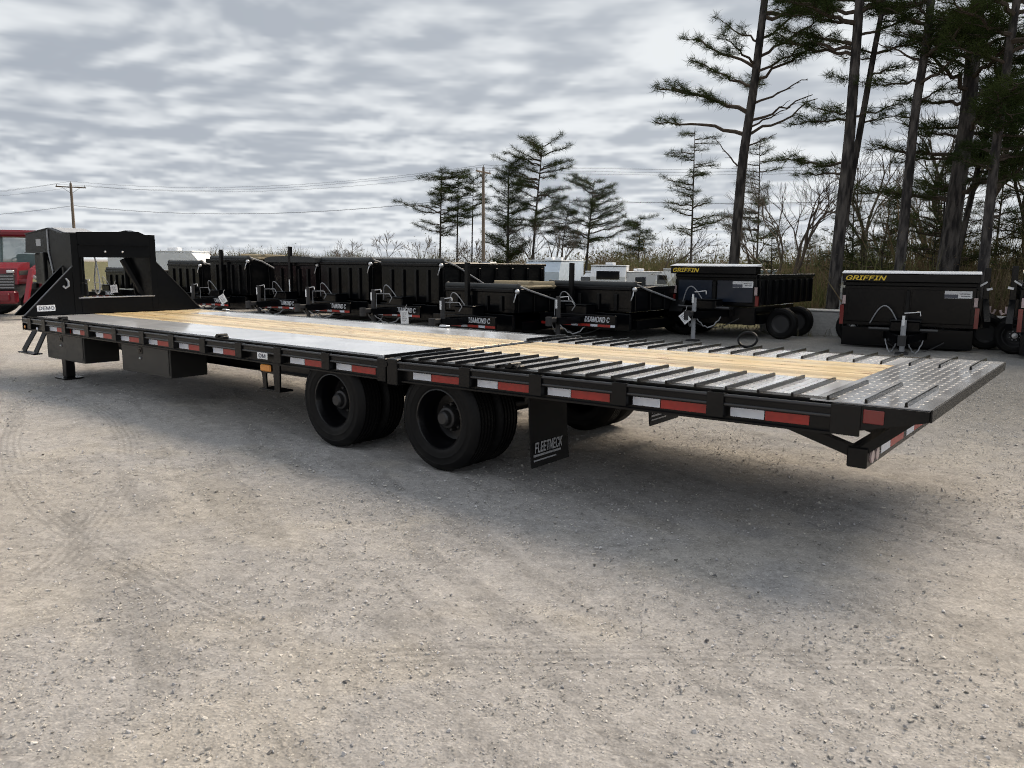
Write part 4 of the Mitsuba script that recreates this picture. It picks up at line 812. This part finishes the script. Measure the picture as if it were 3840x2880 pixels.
# ------------------------------------------------------------------ trees
def needles(cent, dirs, size, r, per=7, wid=0.06):
    """tufts of needles: thin triangles fanned round each centre"""
    n = len(cent); k = n * per
    c = np.repeat(cent, per, 0); d0 = np.repeat(dirs, per, 0)
    d = d0 * 0.55 + r.normal(size=(k, 3)) * np.array([0.75, 0.75, 0.55]) + [0, 0, 0.10]; d /= np.linalg.norm(d, axis=1)[:, None]
    s = np.cross(d, r.normal(size=(k, 3))); s /= np.linalg.norm(s, axis=1)[:, None] + 1e-9
    ln = size * r.uniform(0.55, 1.1, (k, 1)); w = ln * wid
    c = c + r.normal(size=(k, 3)) * size * 0.18
    v = np.stack([c - s * w * 0.5, c + s * w * 0.5, c + d * ln], 1).reshape(-1, 3)
    return v, np.arange(3 * k).reshape(-1, 3)
def bend(p0, az, ln, rise_, droop, n=7, kink=0.0, r=None):
    q = np.linspace(0, 1, n); h = np.array([math.cos(az), math.sin(az)])
    x = np.stack([p0[0] + h[0] * ln * q, p0[1] + h[1] * ln * q, p0[2] + rise_ * ln * q + droop * ln * q ** 2], 1)
    if r is not None: x[1:] += r.normal(size=(n - 1, 3)) * kink * ln
    return x
def pine(label, trunk, r0, branches, seed, tuft=0.24, dens=19.0, group=None, twig_r=0.03, dead=(), per=15, cat_='pine tree', bark='m_bark', flat=0.5, nseg=9):
    """trunk: points up the stem; branches: (height, azimuth deg, length, rise, droop, bare share)"""
    r = np.random.default_rng(seed)
    t = thing('pine_tree', label, cat_, group)
    tp = np.array(trunk, float); zs = tp[:, 2]; zt = np.linspace(zs[0], zs[-1], 26)
    path = np.stack([np.interp(zt, zs, tp[:, 0]), np.interp(zt, zs, tp[:, 1]), zt], 1)
    top = 1 - (zt - zs[0]) / (zs[-1] - zs[0]); rad = 0.57 * r0 * (0.12 + 0.88 * top ** 0.75); rad[0] *= 1.25
    put(t, 'trunk', tube(path, rad, 14), bark, True)
    limbs, cs, ds = [], [], []
    at = lambda z: np.array([np.interp(z, zs, tp[:, 0]), np.interp(z, zs, tp[:, 1]), z])
    for (z, az, ln, up, dr_, bare) in branches:
        p = bend(at(z), math.radians(az), ln, up, dr_, nseg, 0.022, r)
        rb0 = max(0.016, min(0.09, 0.022 * ln + 0.01)); limbs.append(tube(p, np.linspace(rb0, rb0 * 0.25, nseg), 5))
        if bare >= 1:
            for q in np.linspace(0.35, 0.95, int(3 + ln * 1.5)):
                b = np.array([np.interp(q, np.linspace(0, 1, nseg), p[:, j]) for j in range(3)])
                a2 = math.radians(az) + r.choice([-1, 1]) * r.uniform(0.5, 1.0)
                limbs.append(tube(bend(b, a2, ln * (1.05 - q) * 0.5, 0.25, 0.0, 4, 0.03, r), np.linspace(rb0 * 0.35, 0.006, 4), 3, False))
            continue
        m = max(2, int(ln * 4.6 * (1 - bare)))
        for q in np.linspace(bare, 1.0, m):
            b = np.array([np.interp(q, np.linspace(0, 1, nseg), p[:, j]) for j in range(3)])
            for sgn in (-1, 1):
                l2 = (0.24 + 0.30 * ln * (1 - q) ** 0.8 * min(1, 2.2 * (q - bare) + 0.5)) * r.uniform(0.5, 1.2)
                l2 = min(l2, 1.3)
                a2 = math.radians(az) + sgn * r.uniform(0.5, 1.1)
                p2 = bend(b, a2, l2, up * 0.35 + r.uniform(-0.02, 0.25), 0.08, 4, 0.03, r)
                limbs.append(tube(p2, np.linspace(rb0 * 0.35, 0.008, 4), 3, False))
                k = max(2, int(l2 * dens)); u = r.uniform(0.25, 1.05, k)
                pc = np.stack([np.interp(u, np.linspace(0, 1, 4), p2[:, j]) for j in range(3)], 1)
                cs.append(pc + r.normal(size=(k, 3)) * [0.05, 0.05, 0.03]); ds.append(np.repeat([(math.cos(a2), math.sin(a2), 0.25)], k, 0))
    if limbs: put(t, 'branches', cat(limbs), 'm_twig', kind='stuff')
    if cs:
        v, f = needles(np.vstack(cs), np.vstack(ds), tuft, r, per)
        put(t, 'needles', (v, f), 'm_needle', kind='stuff')
    return t
def whorls(seed, z0, z1, ln0, ln1, n, up=(0.05, 0.3), droop=(-0.1, 0.15), bare=0.35, jitter=0.4):
    r = np.random.default_rng(seed); out = []
    for i in range(n):
        q = (i + r.random()) / n; z = z0 + (z1 - z0) * q
        out.append((z, r.uniform(0, 360), (ln0 + (ln1 - ln0) * q) * r.uniform(1 - jitter, 1 + jitter * 0.6), r.uniform(*up), r.uniform(*droop), bare * r.uniform(0.5, 1.3)))
    return out
# the tall white pines at the right; azimuth 0 = +x (right in the picture), 180 = left
RG = 'tall pines standing behind the parked trailers'
V1 = 200    # towards the left of the picture, square to the line of sight
pine('leaning tall pine left of the group, long bare limb reaching left', [(-5.25, 19, -0.3), (-5.20, 19, 2), (-5.09, 19, 4.7), (-4.85, 19, 6.8), (-4.67, 19, 9.1), (-4.2, 19, 16)], 0.30,
     [(5.35, 196, 2.6, 0.28, -0.06, 0.72), (5.95, 196, 2.7, 0.46, -0.12, 0.22), (6.7, 190, 1.7, 0.40, 0.1, 0.25), (7.2, 195, 1.9, 0.55, 0.0, 0.35), (7.9, 200, 1.2, 0.5, 0.1, 0.3),
      (4.4, 192, 0.9, 0.9, 0.2, 1.0), (6.2, 25, 1.5, 0.35, 0.12, 1.0), (5.75, 20, 1.7, 0.15, 0.25, 1.0), (5.35, 15, 1.9, 0.32, 0.2, 1.0), (5.0, 10, 0.9, 0.3, 0.1, 1.0), (5.55, 30, 1.2, 0.4, 0.1, 1.0),
      (6.9, 20, 1.9, 0.45, 0.08, 0.42), (7.1, 355, 1.6, 0.25, 0.1, 0.3), (7.5, 15, 1.8, 0.5, 0.05, 0.35), (8.0, 10, 1.5, 0.45, 0.1, 0.3), (6.6, 110, 1.6, 0.3, 0.1, 0.4), (7.3, 250, 1.5, 0.3, 0.1, 0.4)] + whorls(31, 8.2, 15.5, 2.4, 1.0, 16), 31, group=RG)
pine('tall pine with a forked second stem and one low branch to the left', [(-1.97, 18, -0.3), (-1.94, 18, 0.8), (-1.80, 18, 4.85), (-1.78, 18, 8.3), (-1.7, 18, 16)], 0.31,
     [(4.25, 188, 1.7, 0.0, 0.10, 0.15), (4.0, 192, 1.2, -0.1, 0.1, 0.3), (5.35, 195, 1.3, -0.05, 0.0, 0.1), (5.45, 200, 1.0, 0.25, 0.0, 0.1), (5.4, 10, 1.1, 0.1, 0.1, 0.3), (6.3, 185, 0.5, 0.3, 0.0, 0.2),
      (6.9, 190, 2.0, 0.35, -0.05, 0.35), (7.2, 195, 1.8, 0.25, 0.05, 0.2), (7.7, 188, 1.9, 0.2, 0.1, 0.25), (8.0, 196, 2.1, 0.2, 0.05, 0.2), (7.4, 20, 1.4, 0.2, 0.1, 0.3)] + whorls(32, 7.0, 15.5, 2.4, 1.0, 24), 32, group=RG)
pine('thinner pine stem rising from the fork beside the tall pine', [(-1.93, 18.5, 2.6), (-1.87, 18.5, 3.4), (-1.46, 18.5, 7.2), (-1.32, 18.5, 8.3), (-0.9, 18.5, 14)], 0.17,
     [(5.3, 20, 0.8, 0.1, 0.1, 0.2), (6.5, 10, 0.9, 0.2, 0.0, 0.2), (7.0, 0, 1.4, 0.15, 0.0, 0.15), (7.05, 200, 0.9, 0.2, 0.1, 0.2), (6.9, 170, 0.7, 0.1, 0.1, 0.1), (7.9, 15, 1.2, 0.2, 0.1, 0.2)] + whorls(33, 8.0, 13.5, 1.8, 0.8, 10), 33, group=RG)
pine('tall straight pine with a small horizontal plume to its left', [(-0.36, 18, -0.3), (-0.34, 18, 1.75), (-0.28, 18, 5.3), (-0.15, 18, 6.9), (-0.11, 18, 8.0), (0.1, 18, 16)], 0.25,
     [(6.05, 188, 1.2, 0.02, 0.05, 0.2), (6.5, 200, 1.1, 0.55, 0.0, 1.0), (5.6, 12, 0.9, 0.5, 0.1, 0.4), (7.1, 185, 0.9, 0.3, 0.0, 0.2), (5.2, 195, 0.6, 0.2, 0.0, 0.2), (6.6, 5, 1.6, 0.25, 0.05, 0.25), (7.0, 350, 1.6, 0.2, 0.05, 0.2), (7.4, 195, 1.2, 0.4, 0.1, 0.3)] + whorls(34, 6.0, 15.5, 2.3, 1.0, 28), 34, group=RG)
pine('thick dark pine in the middle of the crowded group', [(0.28, 20, -0.4), (0.37, 20, 1.8), (0.56, 20, 5.5), (0.55, 20, 8.3), (0.6, 20, 17)], 0.44, whorls(35, 3.2, 8.2, 2.3, 2.8, 28, (0.0, 0.25), bare=0.3) + whorls(45, 8.2, 16, 2.6, 1.0, 18), 35, dens=12, group=RG)
pine('slim pine leaning right between the straight pine and thick one', [(0.22, 22, -0.5), (0.3, 22, 2), (0.75, 22, 5.5), (1.2, 22, 9.4), (1.5, 22, 15)], 0.17, whorls(36, 3.6, 9.5, 1.6, 2.2, 26) + whorls(46, 9.5, 14.5, 1.8, 0.7, 8), 36, group=RG)
pine('tall pine nearest the right edge, trunk leaning slightly right', [(1.60, 17, -0.3), (1.66, 17, 1.5), (1.68, 17, 4.1), (1.76, 17, 6.4), (1.82, 17, 7.4), (2.1, 17, 15)], 0.22, [(2.7, 10, 0.9, 0.15, 0.1, 0.3), (3.4, 15, 0.8, 0.35, 0.1, 0.3), (4.2, 20, 1.0, 0.1, 0.1, 0.2)] + whorls(37, 3.6, 7.6, 1.6, 2.3, 22, bare=0.25) + whorls(47, 7.6, 14.5, 2.2, 0.9, 14), 37, group=RG)
pine('tall pine at the back right with a full crown', [(2.2, 24, -0.6), (2.3, 24, 3), (2.6, 24, 9), (2.7, 24, 17)], 0.30, whorls(38, 4.2, 10.5, 2.0, 2.8, 34, bare=0.25) + whorls(48, 10.5, 16, 2.4, 1, 10), 38, group=RG)
pine('tall pine partly beyond the right edge', [(3.6, 20, -0.4), (3.7, 20, 3), (3.9, 20, 9), (4.0, 20, 16)], 0.26, whorls(39, 3.2, 9.5, 1.9, 2.4, 26, bare=0.3) + whorls(49, 9.5, 15, 2.2, 1, 8), 39, group=RG)
# young pines under and behind them
YG = 'young pines growing in the brush'
young = [(-4.3, 27.5, 5.4, 41, 'small young pine left of the forked pine'), (-2.7, 26.5, 5.0, 42, 'small young pine close beside the leaning trunk of the forked pine'), (-0.9, 25, 5.6, 43, 'young pine between forked and straight trunks'), (-11.3, 38, 6.0, 44, 'young pine just left of the leaning tall pine'), (-9.2, 38, 5.0, 51, 'young pine just right of the leaning tall pine'),
         (-7.5, 36, 4.2, 52, 'low young pine right of the leaning tall pine'), (1.5, 27, 6.4, 53, 'bushy young pine behind the thick dark pine'), (3.0, 29, 6.0, 54, 'bushy young pine near the right edge'), (0.2, 30, 7.2, 55, 'taller young pine behind the straight trunk'), (-1.9, 33, 6.6, 56, 'young pine far behind the forked pine'), (-5.6, 34, 4.4, 57, 'young pine seen between leaning and forked pines'), (4.4, 26, 6.0, 58, 'young pine at the right edge'), (-0.55, 23.5, 5.2, 122, 'young pine just left of the straight trunk'), (2.5, 22.5, 4.6, 124, 'young pine right of the trunk nearest the edge'), (3.4, 24.5, 6.2, 125, 'tall young pine near the right edge'), (-3.4, 30, 5.2, 126, 'young pine behind the pale shed')]
for x, y, h, sd, lab in young:
    zb = float(drop(np.array(x), np.array(y))) - 0.05
    pine(lab, [(x, y, zb), (x + 0.06 * h * (sd % 3 - 1) * 0.5, y, zb + h * 0.5), (x + 0.05, y, zb + h)], 0.03 + 0.011 * h, whorls(sd, zb + 0.35 * h, zb + h * 0.98, 1.6, 0.3, 32, (0.05, 0.35), bare=0.15), sd, tuft=0.24, dens=8, group=YG, per=10)
# the pines of the middle distance and the far group
pine('slender pine with an open flat crown left of the leaning tall pine', [(-20.2, 47.1, -2), (-20.5, 47.6, 5), (-20.9, 48.3, 11.0)], 0.17, whorls(61, 3.4, 10.6, 2.2, 1.3, 34, (0.0, 0.15), (-0.1, 0.2), 0.2), 61, tuft=0.42, dens=5, per=8)
pine('slender pine with spaced flat branches right of the leaning tall pine', [(-16.6, 49.9, -2), (-16.9, 50.5, 5), (-17.3, 51.0, 10.3)], 0.16, whorls(62, 3.0, 10.0, 2.3, 1.2, 30, (0.0, 0.15), (-0.1, 0.2), 0.2), 62, tuft=0.42, dens=5, per=8)
FG = 'pines of the far group by the utility pole'
def farpine(lab, x, y, x1, y1, zt, r0, zc, l0, l1, n, sd, bare=0.25, extra=(), up=(0.0, 0.25)):
    pine(lab, [(x, y, -2.2), ((x + x1) / 2, (y + y1) / 2, zt * 0.5), (x1, y1, zt)], r0, list(extra) + whorls(sd, zc, zt - 0.3, l0, l1, n, up, (-0.12, 0.15), bare), sd, tuft=0.60, dens=2.6, per=8, group=FG)
farpine('leftmost far pine with one long branch reaching left', -61.9, 65.7, -62.7, 67.1, 12.4, 0.26, 4.5, 3.2, 3.0, 30, 63, 0.3, [(7.6, 215, 5.5, 0.15, 0.05, 0.45), (5.2, 205, 3.2, 0.1, 0.2, 0.3), (11.6, 200, 3.0, 0.1, -0.1, 0.1), (11.6, 30, 2.6, 0.1, -0.1, 0.1)])
farpine('second far pine, narrow crown left of the utility pole', -60.3, 67.0, -61.1, 68.3, 12.4, 0.22, 6.0, 1.8, 2.2, 24, 64)
farpine('third far pine, thin and close to the utility pole', -60.2, 69.6, -61.0, 70.9, 12.0, 0.22, 7.0, 2.0, 2.0, 20, 65)
farpine('dense dark far pine full to the ground right of the pole', -49.2, 62.9, -50.1, 64.2, 12.6, 0.36, 1.0, 2.7, 1.5, 70, 66, 0.15, up=(0.1, 0.6))
farpine('tallest far pine with an open crown', -47.3, 64.4, -47.4, 66.6, 14.3, 0.30, 4.5, 3.0, 3.2, 44, 67, 0.3, up=(0.1, 0.4))
farpine('far pine with layered branches swept to the right', -42.7, 68.0, -42.7, 69.6, 10.5, 0.28, 3.0, 3.0, 2.6, 34, 68, 0.3, [(4.0 + 0.75 * k, 28 + 5 * (k % 3), 4.6 - 0.4 * k, 0.22, 0.05, 0.35) for k in range(8)], up=(0.1, 0.45))
farpine('shortest far pine at the right end of the group', -40.2, 75.0, -40.3, 75.6, 7.0, 0.2, 2.0, 2.4, 1.6, 26, 69, 0.2)
farpine('far pine between the tall open one and the swept one, thin crown', -45.5, 67.0, -44.9, 68.2, 8.4, 0.2, 3.0, 2.4, 2.0, 24, 70, 0.35)
# bare broadleaf trees
def bare_tree(label, x, y, h, seed, m='m_twig', group='bare trees without leaves', spread=0.55, depth=5, lean=0.0, r0=None, zb=None, tw=0.012):
    r = np.random.default_rng(seed); t = thing('bare_tree', label, 'bare tree', group)
    zb = float(drop(np.array(x), np.array(y))) - 0.1 if zb is None else zb
    r0 = r0 or 0.018 * h; out = []
    def grow_(p, d, ln, rad, k):
        n = 4; q = np.linspace(0, 1, n)[:, None]
        e = d + r.normal(size=3) * 0.16; e /= np.linalg.norm(e)
        pts = p + ln * (q * d * (1 - q * 0.5) + q * q * 0.5 * e) ; out.append(tube(pts, np.linspace(rad, max(rad * 0.66, tw * 0.5), n), 6 if k >= depth - 1 else (4 if k > 1 else 3), False))
        if k == 0: return
        for i in range(3 if k < depth and r.random() < 0.65 else 2):
            a = r.normal(size=3); a -= (a @ e) * e; a /= np.linalg.norm(a)
            s = spread * r.uniform(0.45, 1.15); dd = e * math.cos(s) + a * math.sin(s) + np.array([0, 0, 0.16]); dd /= np.linalg.norm(dd)
            b = pts[-1] if i < 2 else pts[2]
            grow_(b, dd, ln * r.uniform(0.62, 0.86), max(rad * r.uniform(0.5, 0.68), tw * 0.5), k - 1)
    d0 = np.array([lean, 0, 1.0]); d0 /= np.linalg.norm(d0)
    grow_(np.array([x, y, zb]), d0, h * 0.30, r0, depth)
    put(t, 'trunk', out[0], m, True)
    if len(out) > 1: put(t, 'limbs', cat(out[1:]), m, kind='stuff')
BT = [(-8.6, 33, 8.5, 71, 0.15, 'bare tree with an arching limb right of the leaning pine'), (-9.9, 36, 7.5, 72, -0.05, 'bare tree at the foot of the leaning pine'), (-1.0, 31, 10.5, 73, 0.05, 'tall bare tree between the forked and straight pines'), (-0.3, 28, 9.5, 74, 0.12, 'tall bare tree left of the straight pine'),
      (-24.5, 50, 7.0, 75, 0.25, 'bare tree leaning right beside the slender pine'), (-44.2, 63.5, 9.0, 76, 0.10, 'bare tree right of the tallest far pine'), (-45.6, 63, 8.2, 77, -0.06, 'bare tree in front of the tallest far pine'), (-42.9, 64, 7.4, 78, 0.2, 'bare tree left of the swept far pine'), (-57.0, 67, 6.0, 79, 0.05, 'small bare tree between pole and dense far pine'),
      (2.3, 30, 8.0, 80, -0.08, 'bare tree behind the thick dark pine'), (3.4, 31, 8.5, 81, 0.06, 'bare tree close to the right edge'), (-6.6, 40, 8.0, 82, 0.05, 'bare tree midway between leaning and forked pines'), (-3.6, 28.5, 8.0, 84, 0.04, 'thin bare tree left of the forked pine'), (0.9, 28.0, 9.0, 85, 0.05, 'thin bare tree behind the slim leaning pine'), (-2.2, 36, 9.5, 86, -0.06, 'thin tall bare tree far behind the forked pine'), (4.6, 29, 8.0, 87, 0.0, 'thin bare tree beside the right edge'), (-13.4, 42, 7.0, 83, -0.05, 'bare tree between slender pines')]
for x, y, h, sd, ln, lab in BT: bare_tree(lab, x, y, h, sd, 'm_twig' if sd % 2 else 'm_greytwig', lean=ln, depth=6 if y < 45 else 5, tw=0.014 if y < 45 else 0.03)
for i, (x, y, h) in enumerate([(-93.5, 86, 8.6), (-89.0, 90, 8.2), (-97.5, 83, 7.2), (-84.5, 92, 7.8), (-101.0, 82, 6.0), (-80.5, 94, 7.4)]):
    bare_tree(['pale round bare tree far off, tallest of the distant clump', 'pale bare tree far off, second in the distant clump', 'small pale bare tree far off, left in the distant clump', 'pale bare tree far off near the leftmost far pine', 'smallest pale bare tree at the left of the distant clump', 'pale bare tree far off behind the leftmost far pine'][i], x, y, h, 90 + i, 'm_greytwig', 'pale bare trees in the far distance', 0.6, 5, tw=0.05)

# ------------------------------------------------------------------ undergrowth
def brush(regions, seed):
    r = np.random.default_rng(seed); vs, fs, o = [], [], 0
    for (x0, x1, y0, y1, h0, h1, n, lf) in regions:
        x = r.uniform(x0, x1, n); y = r.uniform(y0, y1, n); zb = drop(x, y)
        cl = meshkit.fbm(np.stack([x * (0.55 if lf < 0.12 else 0.28), y * 0.3, 0 * x], -1), 3, 17); h = (h0 + (h1 - h0) * r.random(n)) * (0.20 + 1.75 * cl ** 1.4)
        # leaning twigs
        d = r.normal(size=(n, 3)) * [0.28, 0.28, 0] + [0, 0, 1]; base = np.stack([x, y, zb - 0.05], 1); tip = base + d * h[:, None]
        s = np.stack([r.normal(size=n), r.normal(size=n), 0 * x], 1); s /= np.linalg.norm(s, axis=1)[:, None]; w = (0.010 + 0.0007 * np.hypot(x - CAM[0], y - CAM[1]))[:, None]
        vs.append(np.stack([base - s * w, base + s * w, tip], 1).reshape(-1, 3)); fs.append(np.arange(3 * n).reshape(-1, 3) + o); o += 3 * n
        # small leaves and buds along them
        k = n * 5; q = r.uniform(0.15, 1.0, k); i = np.repeat(np.arange(n), 5); c = base[i] + (tip - base)[i] * q[:, None] + r.normal(size=(k, 3)) * (0.10 + (0.12 if lf < 0.3 else 0.05) * h[i])[:, None]
        a = r.normal(size=(k, 3)); b = r.normal(size=(k, 3)); sz = lf * r.uniform(0.5, 1.3, (k, 1))
        a /= np.linalg.norm(a, axis=1)[:, None]; b /= np.linalg.norm(b, axis=1)[:, None]
        vs.append(np.stack([c, c + a * sz, c + b * sz * 0.7], 1).reshape(-1, 3)); fs.append(np.arange(3 * k).reshape(-1, 3) + o); o += 3 * k
    return np.vstack(vs), np.vstack(fs)
scene['undergrowth'] = mikit.ply(brush([(-10, 7, 24, 33, 0.9, 2.4, 6000, 0.06), (-30, -6, 50, 62, 1.6, 4.2, 9000, 0.15), (-70, -28, 66, 84, 1.8, 4.6, 9000, 0.20), (-1, 7, 16.5, 23, 0.6, 2.0, 3500, 0.05), (-9, 8, 33, 44, 1.6, 4.2, 7000, 0.10), (-2, 8, 24, 34, 1.6, 4.4, 3500, 0.07)], 3), 'm_brush'); used.add('undergrowth')
labels['undergrowth'] = {'label': 'tangled brown and olive undergrowth below the trees', 'category': 'undergrowth', 'kind': 'stuff'}
scene['far_woods'] = mikit.ply(brush([(-235, -165, 112, 165, 3.2, 5.6, 12000, 0.32), (-170, -75, 150, 200, 1.6, 3.0, 5000, 0.35), (-80, 40, 95, 140, 3, 5.5, 9000, 0.4)], 4), 'm_brush'); used.add('far_woods')
labels['far_woods'] = {'label': 'low brown line of distant woods along the skyline', 'category': 'woods', 'kind': 'stuff'}
# dry grass tufts at the edge of the lot
def tufts():
    r = np.random.default_rng(12); n = 16000
    x = r.uniform(-30, 7, n); y = r.uniform(13.6, 26, n); zb = drop(x, y); h = r.uniform(0.08, 0.28, n)
    base = np.stack([x, y, zb - 0.02], 1); d = r.normal(size=(n, 3)) * [0.35, 0.35, 0] + [0, 0, 1]; tip = base + d * h[:, None]
    s = np.stack([r.normal(size=n), r.normal(size=n), 0 * x], 1); s *= 0.012 / np.linalg.norm(s, axis=1)[:, None]
    return np.stack([base - s, base + s, tip], 1).reshape(-1, 3), np.arange(3 * n).reshape(-1, 3)
mat('m_grass', (0.15, 0.14, 0.08), 0.9, 0.1)
scene['grass'] = mikit.ply(tufts(), 'm_grass'); used.add('grass')
labels['grass'] = {'label': 'rough dry grass along the far edge of the lot', 'category': 'grass', 'kind': 'stuff'}
